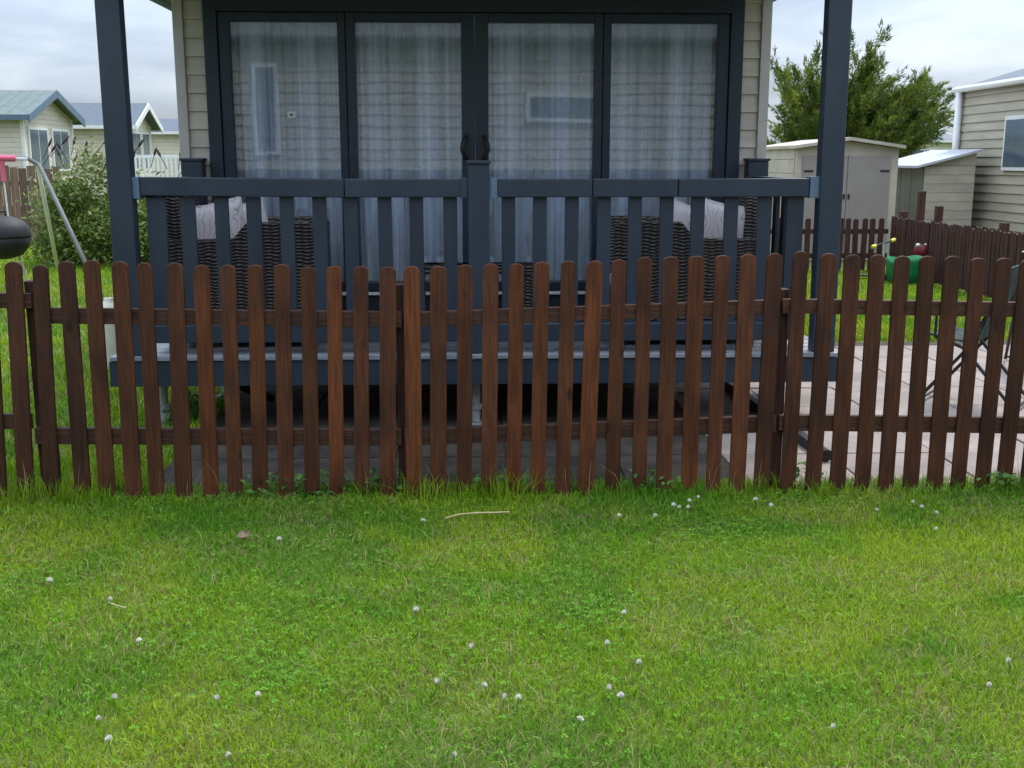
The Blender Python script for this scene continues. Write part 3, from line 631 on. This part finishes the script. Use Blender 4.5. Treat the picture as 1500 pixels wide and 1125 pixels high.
# far left: corner of gable at pixel 38, D about 27
p = at(38, 240, 28.5); rz = R(-1); Ln = 9
ex, ey = math.cos(rz), math.sin(rz)
caravan('static_caravan', (p.x-Ln*ex, p.y-Ln*ey, 0), rz, Ln, 3.3, .5, 2.75, 3.35, CW1, RF1, 'pale beige caravan with green-grey roof and blue gable trim behind the flowering shrub',
        [('end', .25, 1.45, 1.35, 2.45), ('end', 1.75, 2.9, 1.35, 2.45), ('front', 6.9, 8.1, 1.3, 2.4)])
p = at(190, 240, 38); caravan('static_caravan', (p.x-9*math.cos(R(3)), p.y-9*math.sin(R(3)), 0), R(3), 9, 3.3, .5, 2.85, 3.5, CW2, RF2, 'cream caravan with white gable trim and slate roof beyond the shrub',
        [('end', .35, 1.6, 1.3, 2.6), ('end', 1.85, 2.9, 1.3, 2.6)], fascia=WHITEP, over=.35)
p = at(222, 240, 44); caravan('static_caravan', (p.x, p.y, 0), R(2), 10, 3.2, .5, 2.75, 3.2, CW2, RF2, 'cream caravan side with grey roof beyond the white railings', [('front', 3, 4.2, 1.4, 2.4)], fascia=WHITEP)
wf = thing('white_railing', (at(196, 230, 36).x, 36, 0), 'white upright railings on the raised terrace of the cream caravan', 'railing', None, True)
for k in range(12): MB().box(k*.14, k*.14+.07, 0, .03, .75, 1.75).build('baluster', WHITEP, wf)
MB().box(-.05, 1.65, .031, .08, 1.7, 1.8).build('rail', WHITEP, wf); MB().box(-.05, 1.65, .031, .08, .7, .8).build('rail', WHITEP, wf)
for u in (0, 1.6): MB().box(u-.04, u+.04, .081, .14, 0, 1.85).build('post', WHITEP, wf)
# right: long neighbour parallel to the lodge
XN = 8.75; YN = 20.0; EV = at(1425, 132, YN).z
nb_ = thing('static_caravan', (XN, YN, 0), 'beige lap-clad caravan with white corner trim and gutter beside the dark fence', 'caravan')
BCL = mat('grey_beige_cladding', (.46, .415, .315), .5, (.37, .33, .25), 4, (1, .4, 3))
MB().box(XN+.02, XN+3.2, 8.5, YN-.02, .45, EV-.01).build('body', BCL, nb_)
z = .5
while z < EV-.05:
    z1 = min(z+.145, EV-.012)
    MB().prism([(XN+.02, z), (XN-.02, z), (XN+.004, z1), (XN+.02, z1)], 'y', 8.5, YN-.06).build('cladding_board', BCL, nb_); z += .147
MB().box(XN-.035, XN+.07, YN-.055, YN+.03, .4, EV).build('corner_trim', WHITEP, nb_, .008)
MB().tube([(XN-.085, YN-.12, .3), (XN-.085, YN-.12, EV-.03)], .06, 10).build('downpipe', WHITEP, nb_, 0, True)
MB().tube([(XN-.1, 8.4, EV), (XN-.1, YN+.08, EV)], .055, 8).build('gutter', WHITEP, nb_)
MB().prism([(XN-.08, EV+.02), (XN+1.6, EV+.52), (XN+3.3, EV+.02)], 'y', 8.4, YN+.12).build('roof', RF2, nb_)
p1 = None
for ya, yb in ((16.2, 18.15), (12, 13.4)):
    za, zb = at(1470, 250, 18).z, at(1470, 170, 18).z
    f = MB().box(XN-.06, XN-.021, ya, yb, za, zb).build('window', WHITEP, nb_, .006)
    ym = (ya+yb)/2
    for c0, c1 in ((ya+.06, ym-.03), (ym+.03, yb-.06)): MB().box(XN-.066, XN-.0605, c0, c1, za+.06, zb-.06).build('pane', GLASSD, f)
MB().box(XN+.1, XN+3, 8.6, YN-.1, 0, .447).build('skirting', DARKU, nb_)
p = at(1325, 240, 55); caravan('static_caravan', (p.x, p.y, 0), R(-8), 2.6, 9, .5, 2.6, 3.1, CW2, RF2, 'small cream caravan end far off between the shed and the beige caravan', [('front', .3, 1.5, 1.4, 2.2)], fascia=WHITEP)

# caravan across the lawn behind the camera: seen mirrored in the lodge glazing
YV = 2*(YW+.015)+1.6
def vx(px_, py): q = at(px_, py, YV); return q
ev = vx(700, 66).z; zb_ = vx(700, 248).z
opp = thing('static_caravan', (0, -1.6, 0), 'long beige clad caravan with pantile roof across the lawn, mirrored in the glazed doors', 'caravan')
MB().box(-7, 7, -4.9, -1.62, zb_-.02, ev).build('body', CLAD, opp)
z = zb_
while z < ev-.03:
    z1 = min(z+.158, ev); MB().prism([(-1.62, z), (-1.585, z), (-1.605, z1), (-1.62, z1)], 'x', -7, 7).build('cladding_board', CLAD, opp); z += .16
MB().box(-6.98, 6.98, -4.8, -1.66, .0, zb_-.022).build('skirting', mat('blue_grey_skirting', (.2, .26, .34), .7), opp)
MB().tube([(-7.1, -1.46, ev+.04), (7.1, -1.46, ev+.04)], .075, 8).build('gutter', NAVYD, opp)
V = []; F = []; nxp, nyp = 420, 36
for j in range(nyp+1):
    t_ = j/nyp; y = -1.5-1.9*t_; zz_ = ev+.05+.75*t_ + .045*(1-((j % 4)/4))
    for i in range(nxp+1): x = -7.1+14.2*i/nxp; V.append((x, y, zz_+.03*math.sin(x*2*math.pi/.3)))
for j in range(nyp):
    for i in range(nxp): k = j*(nxp+1)+i; F.append((k, k+1, k+nxp+2, k+nxp+1))
MB().add(V, F).build('roof_slope', mat('pantile', (.16, .165, .165), .6, (.1, .105, .105), 6), opp)
MB().add([(-7.1,-3.4,ev+.8),(7.1,-3.4,ev+.8),(7.1,-5.1,ev+.02),(-7.1,-5.1,ev+.02)], [(0,1,2,3)]).build('roof_slope', MATS['pantile'], opp)
for (a, b_, c, d) in ((770, 137, 886, 179), (368, 92, 412, 226)):
    P, Q = vx(a, b_), vx(b_ if False else c, d)
    f = MB().box(P.x, Q.x, -1.584, -1.545, Q.z, P.z).build('window', WHITEP, opp)
    MB().box(P.x+.07, Q.x-.07, -1.5445, -1.538, Q.z+.07, P.z-.07).build('pane', GLASSD, f)

# ------------------------------------------------------------------ sheds
SHC = mat('cream_shed', (.53, .465, .375), .6, (.41, .36, .29), 2.5); SHD = mat('taupe_door', (.3, .255, .235), .5, (.27, .23, .21), 4)
YS = 18.0; sx0, sx1 = at(1166, 260, YS).x, at(1315, 260, YS).x; pe = at(1240, 201, YS).z; se = at(1316, 213, YS).z
sh = thing('garden_shed', ((sx0+sx1)/2, YS, 0), 'cream plastic shed with taupe doors and low pitched roof below the conifer', 'shed')
MB().prism([(sx0, 0), (sx1, 0), (sx1, se-.05), ((sx0+sx1)/2, pe-.06), (sx0, se-.05)], 'y', YS+.02, YS+2.6).build('body', SHC, sh)
xm = (sx0+sx1)/2
for xa, xb in ((sx0-.06, xm), (sx1+.06, xm)):
    MB().prism([(xa, se-.05), (xb, pe-.05), (xb, pe), (xa, se)], 'y', YS-.12, YS+2.65).build('roof_slope', SHC, sh)
for a, b_ in ((sx0+.1, xm-.004), (xm+.004, sx1-.13)):
    d_ = MB().box(a, b_, YS-.015, YS+.018, .08, se-.16).build('door', SHD, sh, .005)
    MB().box(b_-.05 if a < xm-.1 else a+.02, b_-.02 if a < xm-.1 else a+.05, YS-.03, YS-.0155, 1.0, 1.08).build('handle', BLACKM, d_)
    hx = a+.02 if a < xm-.1 else b_-.17
    MB().box(hx, hx+.15, YS-.024, YS-.0155, se-.42, se-.39).build('hinge', BLACKM, d_)
for k in range(8):
    MB().box(sx0-.012, sx0-.001, YS+.1, YS+2.55, .06+k*.225, .06+k*.225+.215).build('wall_panel', SHC, sh, .003)
YS2 = 18.6; a2 = at(1352, 260, YS2).x; zl, zr = at(1352, 240, YS2).z, at(1425, 219, YS2).z; b2 = at(1428, 260, YS2).x; l2 = at(1310, 260, 20.0).x
sg = thing('garden_shed', (a2, YS2, 0), 'small grey and cream shed with sloping pale roof against the beige caravan', 'shed')
SHG = mat('grey_green_panel', (.2, .22, .19), .6); SHR = mat('pale_metal_roof', (.5, .52, .54), .5)
MB().prism([(a2+.015, 0), (b2, 0), (b2, zr-.04), (a2+.015, zl-.04)], 'y', YS2+.02, YS2+1.9).build('body', SHG, sg)
k = 0; z = .03
while z < zl-.06:
    MB().box(a2+.02, b2-.002, YS2-.004, YS2+.018, z, z+.145).build('wall_panel', SHC, sg, .004); z += .15
MB().prism([(a2+.02, z+.002), (b2-.002, z+.002), (b2-.002, zr-.045), (a2+.02, zl-.045)], 'y', YS2-.004, YS2+.018).build('gable_panel', SHC, sg)
for k in range(4): MB().box(a2, a2+.013, YS2+.03+k*.47, YS2+.03+k*.47+.45, .03, zl-.05).build('side_panel', SHG, sg, .003)
MB().prism([(a2-.16, zl-.07), (b2+.05, zr-.03), (b2+.05, zr+.01), (a2-.16, zl-.03)], 'y', YS2-.12, YS2+2.0).build('roof_slope', SHR, sg)

# ------------------------------------------------------------------ toys on the back lawn
ga = gnd(1272, 415)
A_, B_ = at(1277, 362, ga.y), at(1311, 351, ga.y+.15); M_ = (A_+B_)/2
sc = thing('kick_scooter', (M_.x, ga.y, 0), 'small kick scooter with yellow handlebar grips leaning at the back fence', 'scooter')
MB().tube([A_, B_], .012, 8).build('handlebar', BLACKM, sc)
for q, w_ in ((A_, 0), (B_, 1)):
    d = (B_-A_).normalized(); s = q if w_ == 0 else q-d*.07
    MB().tube([s, s+d*.07], .024, 8).build('grip', YEL, sc)
foot = Vector((M_.x+.02, ga.y+.05, .1)); MB().tube([M_, foot], .015, 8).build('stem', STEEL, sc)
MB().bar(foot+Vector((0, 0, -.02)), foot+Vector((-.3, .35, -.02)), .1, .02, (0, 0, 1)).build('footboard', BLACKP, sc)
for q in (foot+Vector((.03, -.04, -.04)), foot+Vector((-.34, .4, -.04))):
    MB().tube([q+Vector((-.014, -.012, 0)), q+Vector((.014, .012, 0))], .058, 14).build('wheel', BLACKP, sc)
gb = gnd(1325, 417); r_ = random.Random(3)
prof = [(.16, 0), (.2, .02), (.23, .15), (.25, .3), (.24, .36), (.225, .355), (.21, .2)]
b = MB().lathe((gb.x, gb.y, 0), prof, 22)
for v in b.v:
    ang = math.atan2(v.y-gb.y, v.x-gb.x); k = 1+.09*math.sin(5*ang+v.z*7)+.05*math.sin(11*ang); v.x = gb.x+(v.x-gb.x)*k; v.y = gb.y+(v.y-gb.y)*k; v.z *= 1+.06*math.sin(3*ang)
tag(b.build('garden_sack', GREENP, None, 0, True), 'crumpled shiny green garden sack standing on the back lawn', 'sack')
rp = at(1350, 388, gb.y+.35); rt = thing('red_toy', (rp.x, gb.y+.35, 0), 'dark red plastic toy with two white knobs behind the green sack', 'toy')
MB().lathe((rp.x, gb.y+.35, 0), [(.12, .01), (.125, .3), (.13, rp.z), (.115, at(1350, 362, gb.y+.35).z), (.08, at(1350, 358, gb.y+.35).z)], 16).build('toy_body', REDP, rt, 0, True)
for px_ in (1345, 1357):
    q = at(px_, 359, gb.y+.3); MB().lathe((q.x, q.y, q.z-.02), [(.012, -.01), (.03, .005), (.034, .02), (.025, .038), (.008, .045)], 10).build('knob', WHITEM, rt, 0, True)

# ------------------------------------------------------------------ swing set, barbecue
ap = at(53, 232, 15.3); f1 = gnd(86, 400); f2 = gnd(154, 446); cdv = Vector((-.884, -.468, 0)); ap2 = ap+cdv*2.1
sw = thing('swing_set', (ap.x, ap.y, 0), 'childrens swing frame with silver legs and pink padded crossbar', 'swing')
def leg(apx, ft, m, side):
    top = apx+Vector((0, 0, 0)); k = (ft-top); pts = [top+cdv*.28*side, top+cdv*.1*side+Vector((0, 0, -.004)), top+k*.04+Vector((0, 0, -.015)), top+k*.12, ft]
    MB().tube(pts, .028, 10).build('leg', m, sw, 0, True)
SILV = mat('silver_paint', (.86, .87, .9), .35, (.78, .79, .82), 10)
leg(ap, f1, SILV, 1); leg(ap, f2, mat('dark_painted_steel', (.12, .13, .12), .5), 1)
leg(ap2, f1+cdv*2.3, STEEL, -1); leg(ap2, f2+cdv*2.3, STEEL, -1)
MB().tube([ap+cdv*.26, ap2-cdv*.26], .042, 12).build('crossbar', PINK, sw)
hk = ap+cdv*.42
MB().tube([hk+Vector((0, 0, -.03)), hk+Vector((0, 0, -.3))], .03, 8).build('hanger', PINK, sw)
MB().tube([hk+Vector((0, 0, -.28)), hk+Vector((.03, 0, -1.3))], .011, 6).build('rope', WHITEM, sw)
h2 = hk+cdv*.45
MB().tube([h2+Vector((0, 0, -.03)), h2+Vector((0, 0, -1.3))], .011, 6).build('rope', WHITEM, sw)
MB().bar(hk+Vector((.03, 0, -1.3)), h2+Vector((0, 0, -1.3)), .16, .025, (0, 0, 1)).build('swing_seat', PINK, sw)
q = at(2, 346, 12.0); bq = thing('kettle_barbecue', (q.x, 12, 0), 'black lidded kettle barbecue on three legs beside the swing', 'barbecue')
MB().lathe((q.x, 12, q.z), [(.3, -.01), (.3, .01), (.285, .09), (.23, .16), (.12, .205), (.03, .215)], 24).build('lid', BLACKP, bq, 0, True)
MB().lathe((q.x, 12, q.z), [(.08, -.24), (.2, -.2), (.27, -.11), (.298, -.02), (.29, -.012)], 24).build('bowl', BLACKP, bq, 0, True)
MB().tube([(q.x-.07, 12, q.z+.2), (q.x-.06, 12, q.z+.26), (q.x+.06, 12, q.z+.26), (q.x+.07, 12, q.z+.2)], .012, 8).build('handle', BLACKM, bq)
for k in range(3):
    an = k*2.094+.4; MB().tube([(q.x+.15*math.cos(an), 12+.15*math.sin(an), q.z-.2), (q.x+.3*math.cos(an), 12+.3*math.sin(an), 0)], .012, 6).build('leg', STEEL, bq)

# ------------------------------------------------------------------ shrub and conifer
def shrub(loc, rx_, ry_, h, n, label, spikes=26):
    t = thing('flowering_shrub', loc, label, 'shrub'); c = np.array(loc); parts = []
    cl = rng.normal(size=(90, 3)); cl /= np.linalg.norm(cl, axis=1)[:,None]; cl[:,2] = np.abs(cl[:,2]); rad = rng.uniform(.55, 1.0, 90)**.6
    cc = np.c_[cl[:,0]*rx_*rad, cl[:,1]*ry_*rad, .12+cl[:,2]*h*.88*rad]
    low = rng.uniform(-1, 1, (50, 3)); cc = np.r_[cc, np.c_[low[:,0]*rx_*.95, low[:,1]*ry_*.95, .1+np.abs(low[:,2])*h*.4]]
    k = rng.integers(0, len(cc), n); p_ = cc[k] + rng.normal(size=(n, 3))*np.array([.14, .14, .12])*1.1; p_[:,2] = np.clip(p_[:,2], .02, None)
    nr = rng.normal(size=(n, 3)); nr[:,2] = np.abs(nr[:,2])+.4; nr /= np.linalg.norm(nr, axis=1)[:,None]
    base = np.array([.135, .19, .035])*rng.uniform(.6, 1.5, (n, 1)); yl = (p_[:,2:3]/h > .72)*rng.uniform(0, 1, (n, 1)); base = base*(1-.7*yl)+np.array([.42, .42, .24])*.7*yl
    parts.append(leaves(p_+c, rng.uniform(.05, .12, n), nr, base, .45))
    tri_mesh('crown', *join(parts), LEAFM, t)
    b = MB()
    for i in range(14):
        e = Vector(cc[rng.integers(0, len(cc))]); b.tube([Vector(loc)+Vector((random.uniform(-.1, .1), random.uniform(-.1, .1), 0)), Vector(loc)+e*.5+Vector((0, 0, .1)), Vector(loc)+e], [.02, .013, .005], 5)
    b.build('trunk', OLDWOOD, t)
    for i in range(spikes):
        x = random.uniform(-rx_, rx_*1.25); zt = h*(.86+random.uniform(0, .22)); q0 = Vector(loc)+Vector((x*.85, random.uniform(-ry_, ry_)*.5, zt-.3)); dr = Vector((random.uniform(-.15, .35), 0, .3))
        b = MB(); b.tube([q0, q0+dr*.8], .006, 5); b.tube([q0+dr*.62, q0+dr*.78, q0+dr*.95, q0+dr*1.05], [.008, .022, .016, .004], 6)
        b.build('flower_spike', SPIKE, t)
    return t
SPIKE = mat('dark_flower', (.035, .022, .04), .8, (.06, .04, .03), 30)
p = gnd(122, 398); shrub((p.x+.12, p.y+1.15, 0), 1.15, .75, 1.85, 15000, 'bushy green shrub with dark flower spikes beside the swing frame')

def conifer(loc, h, label):
    t = thing('conifer_tree', loc, label, 'tree'); o = Vector(loc); b = MB()
    b.tube([o, o+Vector((.1, 0, 1.2)), o+Vector((.25, 0, 2.0)), o+Vector((.4, 0, 2.8))], [.2, .16, .1, .04], 8)
    cs, dirs = [], []
    def add_branch(st, d, ln, r):
        pts = [st]; dd = d.copy()
        for k in range(6):
            dd = (dd+Vector((.07, 0, .05))+Vector((random.gauss(0, .06), random.gauss(0, .06), random.gauss(0, .05)))).normalized(); pts.append(pts[-1]+dd*ln/6)
        b.tube(pts, [r*(1-i/7.2) for i in range(7)], 5)
        return pts
    for i in range(190):
        z = random.uniform(.35, 2.15); az = random.uniform(0, 6.283); el = R(random.uniform(4, 32))+ (z/2.5)*R(22)
        d = Vector((math.cos(az)*math.cos(el)+.16*(random.random()), math.sin(az)*math.cos(el), math.sin(el))).normalized()
        ln = random.uniform(1.3, 2.35)*(1.0-.1*abs(z-1.5)); ln *= 1.12 if d.x > 0 else 1.12
        pts = add_branch(o+Vector((.12*z, 0, z)), d, ln, .035)
        for k in range(2, 7):
            for s in range(5):
                dd = ((pts[k]-pts[k-1]).normalized()+Vector((random.gauss(0, .5), random.gauss(0, .5), random.gauss(.12, .35)))).normalized(); l2_ = random.uniform(.2, .5)
                m_ = 46
                u = rng.uniform(0, 1, m_); off = rng.normal(size=(m_, 3))*.055*(1.15-u[:,None])
                cs.append(np.array(pts[k])+np.array(dd)*l2_*u[:,None]+off); dirs.append(np.tile(np.array(dd), (m_, 1))+rng.normal(size=(m_, 3))*.4)
    c = np.concatenate(cs); d = np.concatenate(dirs); n = len(c); d /= np.linalg.norm(d, axis=1)[:,None]
    s = np.cross(d, rng.normal(size=(n, 3))); s /= np.linalg.norm(s, axis=1)[:,None]; ln = rng.uniform(.05, .12, n)[:,None]; wd = ln*.26
    V = np.stack([c-s*wd*.5, c+s*wd*.5, c+d*ln], 1).reshape(-1, 3); T = np.arange(n*3).reshape(-1, 3)
    grp = np.repeat(rng.uniform(.65, 1.4, len(cs)), [len(x) for x in cs])[:,None]; yel = np.repeat(rng.random(len(cs)), [len(x) for x in cs])[:,None]
    col = (np.array([.065, .11, .018])*(1-yel**2)+np.array([.22, .26, .025])*yel**2)*grp*rng.uniform(.75, 1.25, (n, 1))
    tri_mesh('crown', V, T, np.repeat(col, 3, 0), NEEDLEM, t); b.build('trunk', OLDWOOD, t); return t
p = at(1235, 240, 25); conifer((p.x-.3, 25, 0), 4.6, 'wind-swept yellow-green conifer spreading behind the cream shed')
# distant hedge line beyond the park
n = 26000; hx = rng.uniform(-90, 110, n); hh = 2.2+1.3*vnoise(np.c_[hx, hx*0], 9, 5)+.6*vnoise(np.c_[hx, hx*0], 2.5, 6)
pz = rng.uniform(0, 1, n)**.7*hh; pc = np.c_[hx, 95+rng.uniform(-2, 2, n), pz]; nr = rng.normal(size=(n, 3)); nr /= np.linalg.norm(nr, axis=1)[:,None]
hd = tri_mesh('hedge', *leaves(pc, rng.uniform(.5, 1.0, n), nr, np.array([.06, .085, .035])*rng.uniform(.6, 1.4, (n, 1)), .7), LEAFM); tag(hd, 'far dark green hedgerow beyond the caravans', 'hedge', kind='stuff')

# ------------------------------------------------------------------ grass
def turf_cols(p, n):
    a = vnoise(p, .55, 1)*.6+vnoise(p, .17, 2)*.4; b = vnoise(p, .9, 3)*.55+vnoise(p, .22, 4)*.45
    g0 = np.array([.235, .4, .018]); g1 = np.array([.34, .45, .026]); g2 = np.array([.135, .315, .02]); dry = np.array([.5, .42, .18])
    t = np.clip((a-.33)/.34, 0, 1)[:,None]; c = g2*(1-t)+g0*t; u = np.clip((b-.45)/.3, 0, 1)[:,None]*.8; c = c*(1-u)+g1*u
    thr = .04+.17*np.clip((vnoise(p, .4, 8)*.6+vnoise(p, .12, 9)*.4-.52)/.2, 0, 1)
    isd = (rng.random(n) < thr)[:,None]; c = np.where(isd, dry*rng.uniform(.6, 1.1, (n, 1)), c)
    return c*rng.uniform(.6, 1.3, (n, 1))
n = 330000; P_ = np.c_[rng.uniform(-3.9, 3.9, n), 1.9+(5.36-1.9)*rng.random(n)]
ln_ = vnoise(P_, .35, 11)*.6+vnoise(P_, .1, 12)*.4; edge = np.clip((P_[:,1]-4.75)/.45, 0, 1)
h = (.018+.022*ln_)*rng.uniform(.55, 1.3, n)*(1+.6*edge*rng.random(n)); wv = rng.uniform(.0022, .004, n)*(1+.08*P_[:,1])
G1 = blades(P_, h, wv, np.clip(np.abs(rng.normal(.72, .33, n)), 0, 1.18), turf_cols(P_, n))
# loose pale thatch lying flat
m_ = 16000; Q = np.c_[rng.uniform(-3.8, 3.8, m_), rng.uniform(2, 5.3, m_)]; keep = vnoise(Q, .4, 8)*.6+vnoise(Q, .12, 9)*.4 > .44; Q = Q[keep]; m_ = len(Q)
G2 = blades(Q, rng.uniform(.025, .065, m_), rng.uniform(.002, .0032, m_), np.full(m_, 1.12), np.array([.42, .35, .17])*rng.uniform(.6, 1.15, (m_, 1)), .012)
go = tri_mesh('lawn_grass', *join([G1, G2]), GRASSM); tag(go, 'mown green front lawn grass with dry patches', 'grass', kind='stuff')
# tall grass along the foot of the fence
n = 6500; cxs = rng.uniform(-3.8, 3.8, 200); k = rng.integers(0, 200, n); P_ = np.c_[cxs[k]+rng.normal(0, .035, n), 5.17+rng.normal(-.015, .05, n)]
P_ = P_[(vnoise(P_, .5, 21) > .28)]; n = len(P_)
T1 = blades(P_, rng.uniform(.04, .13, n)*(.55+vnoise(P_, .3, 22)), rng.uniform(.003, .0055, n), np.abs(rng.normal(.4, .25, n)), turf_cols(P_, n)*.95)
n = 130; P_ = np.c_[rng.uniform(-3.8, 3.8, n), 5.16+rng.normal(-.01, .04, n)]; T2 = blades(P_, rng.uniform(.1, .24, n), rng.uniform(.0025, .0045, n), np.abs(rng.normal(.35, .2, n)), np.array([.4, .33, .16])*rng.uniform(.6, 1.1, (n, 1)))
tg = tri_mesh('fence_foot_grass', *join([T1, T2]), GRASSM); tag(tg, 'longer uncut grass and dry stems along the foot of the front fence', 'grass', kind='stuff')
# clover and broad weeds in the lawn
cl = []
for (cx_, cy_) in [(rng.uniform(-3, 3), rng.uniform(2.3, 5.2)) for _ in range(150)] + [tuple(gnd(*q).xy) for q in ((480, 740), (440, 735), (430, 1000), (400, 985), (330, 1010), (850, 940), (880, 900), (760, 860), (600, 940), (300, 870), (1150, 800), (1000, 1080))]*2:
    k = rng.integers(15, 60); s = rng.uniform(.08, .3); cl.append(np.c_[cx_+rng.normal(0, s, k), cy_+rng.normal(0, s*.8, k), rng.uniform(.01, .028, k)])
c = np.concatenate(cl); c = c[c[:,1] < 5.25]; tr3 = np.repeat(c, 3, 0); n = len(tr3); an = np.tile([0, 2.09, 4.19], len(c))+np.repeat(rng.uniform(0, 6.28, len(c)), 3)
tr3 = tr3+np.c_[np.cos(an), np.sin(an), np.zeros(n)]*.007; nr = np.c_[rng.normal(0, .25, (n, 2)), np.ones(n)]; nr /= np.linalg.norm(nr, axis=1)[:,None]
co = tri_mesh('clover', *leaves(tr3, rng.uniform(.008, .014, n), nr, np.array([.135, .31, .03])*np.repeat(rng.uniform(.7, 1.35, len(c)), 3)[:,None], .85), GRASSM); tag(co, 'low dark green clover leaves spreading through the lawn', 'clover', kind='stuff')
wl = []
for q in ((400, 728), (450, 727), (480, 724), (520, 724), (560, 720), (250, 625), (262, 612), (300, 618), (285, 600), (1470, 722), (740, 722), (960, 722), (1180, 712)):
    g0 = gnd(*q); k = 60; wl.append(np.c_[g0.x+rng.normal(0, .07, k), g0.y+rng.normal(0, .04, k), rng.uniform(.02, .11, k)])
c = np.concatenate(wl); n = len(c); nr = np.c_[rng.normal(0, .5, (n, 2)), np.ones(n)]; nr /= np.linalg.norm(nr, axis=1)[:,None]
wo_ = tri_mesh('broad_weeds', *leaves(c, rng.uniform(.025, .05, n), nr, np.array([.09, .2, .035])*rng.uniform(.7, 1.3, (n, 1)), .65), LEAFM); tag(wo_, 'broad-leaved weeds sprouting at the fence foot', 'weeds', kind='stuff')
# lawns beyond the fence
n = 110000; u = rng.random(n); yy = 5.3+20*u**1.7; P_ = np.c_[rng.uniform(-1, 0, n)*(1.9+yy*.48)-1.63, yy]
B1 = blades(P_, rng.uniform(.03, .07, n)*(1+.03*yy), .0032*(1+.22*yy)*rng.uniform(.7, 1.3, n), np.abs(rng.normal(.5, .3, n)), turf_cols(P_, n)*np.array([1.05, 1.0, 1]))
n = 60000; P_ = np.c_[rng.uniform(2.15, 6.05, n), rng.uniform(9.78, 16, n)]
B2 = blades(P_, rng.uniform(.03, .06, n)*1.2, .011*rng.uniform(.7, 1.3, n), np.abs(rng.normal(.5, .3, n)), turf_cols(P_, n)*np.array([1.1, 1.0, 1]))
bo = tri_mesh('garden_grass', *join([B1, B2]), GRASSM); tag(bo, 'garden grass behind the picket fence around the lodge', 'grass', kind='stuff')

# ------------------------------------------------------------------ clover flowers, stalks, leaf
def flower_mesh():
    b = MB(); b.tube([(0, 0, 0), (.003, 0, .03), (0, 0, .05)], .0018, 5)
    ns = len(b.f)
    b.lathe((0, 0, .052), [(.002, -.006), (.0065, -.003), (.0075, .002), (.005, .006), (.001, .0075)], 8)
    for i in range(44):
        th = random.uniform(0, 6.28); ph = math.acos(random.uniform(-.3, 1)); d = Vector((math.sin(ph)*math.cos(th), math.sin(ph)*math.sin(th), math.cos(ph))); s = d.cross(Vector((.3, .5, .2))).normalized()
        c0 = Vector((0, 0, .052)); b.add([c0+s*.003, c0-s*.003, c0+d*.0105-s*.0028, c0+d*.0105+s*.0028], [(0, 1, 2, 3)])
    o = b.build('clover_flower', mat('flower_stem', (.1, .18, .04), .6), None, 0, False, (0, 0, 0)); o.data.materials.append(mat('clover_petal', (.74, .72, .64), .7, (.6, .56, .48), 200))
    for i, p_ in enumerate(o.data.polygons):
        if i >= ns: p_.material_index = 1
    return o
fm = flower_mesh(); first = True
for (a, b_) in ((161,877),(165,1016),(323,1021),(379,1016),(142,1051),(163,1082),(341,1102),(637,997),(715,1000),(735,1016),(757,1022),(892,1007),(908,1013),(843,1050),(894,942),(661,1102),(984,737),(1010,733),(1021,728),(990,741),(1004,741),(963,755),(909,754),(1216,1063),(1337,734),(1352,742),(1370,750),(1368,774),(1108,730),(1133,739),(1287,746),(1480,965),(1445,1002),(914,898),(933,970),(204,937),(693,945),(610,892),(70,848),(412,788),(622,762)):
    p = gnd(a, b_, .05); o = fm if first else place_copy(fm, (0, 0, 0)); first = False
    o.location = (p.x, p.y, -.004); o.rotation_euler = (random.uniform(-.25, .25), random.uniform(-.25, .25), random.uniform(0, 6)); s = random.uniform(.7, 1.1); o.scale = (s, s, 1)
    tag(o, 'white clover flower head standing in the mown front lawn', 'flower', 'clover flowers in the lawn')
DRY = mat('dry_straw', (.5, .42, .22), .8, (.38, .3, .14), 40)
def stalk(pts, label, r=.003):
    q = [gnd(a, b_, .035)+Vector((0, 0, random.uniform(-.003, .004))) for a, b_ in pts]; tag(MB().tube(q, r, 5).build('dry_stalk', DRY), label, 'stalk')
stalk([(652, 759), (672, 754), (700, 752), (728, 751), (746, 750)], 'long pale dry grass stalk lying on the lawn near the fence', .0045)
stalk([(159, 882), (172, 887), (185, 891)], 'short pale dry stalk lying beside a clover flower', .003)
lf = gnd(357, 788, .03); V = []; F = []
for j in range(7):
    for i in range(5):
        u, v = i/4*2-1, j/6*2-1; wdt = .022*(1-v*v)**.7; V.append((lf.x+u*wdt+.01*v, lf.y+v*.035, .034+.014*u*u+.008*math.sin(v*3)))
for j in range(6):
    for i in range(4): k = j*5+i; F.append((k, k+1, k+6, k+5))
tag(MB().add(V, F).build('fallen_leaf', mat('brown_leaf', (.11, .055, .03), .8, (.3, .22, .14), 60)), 'curled brown dead leaf lying on the lawn', 'leaf')
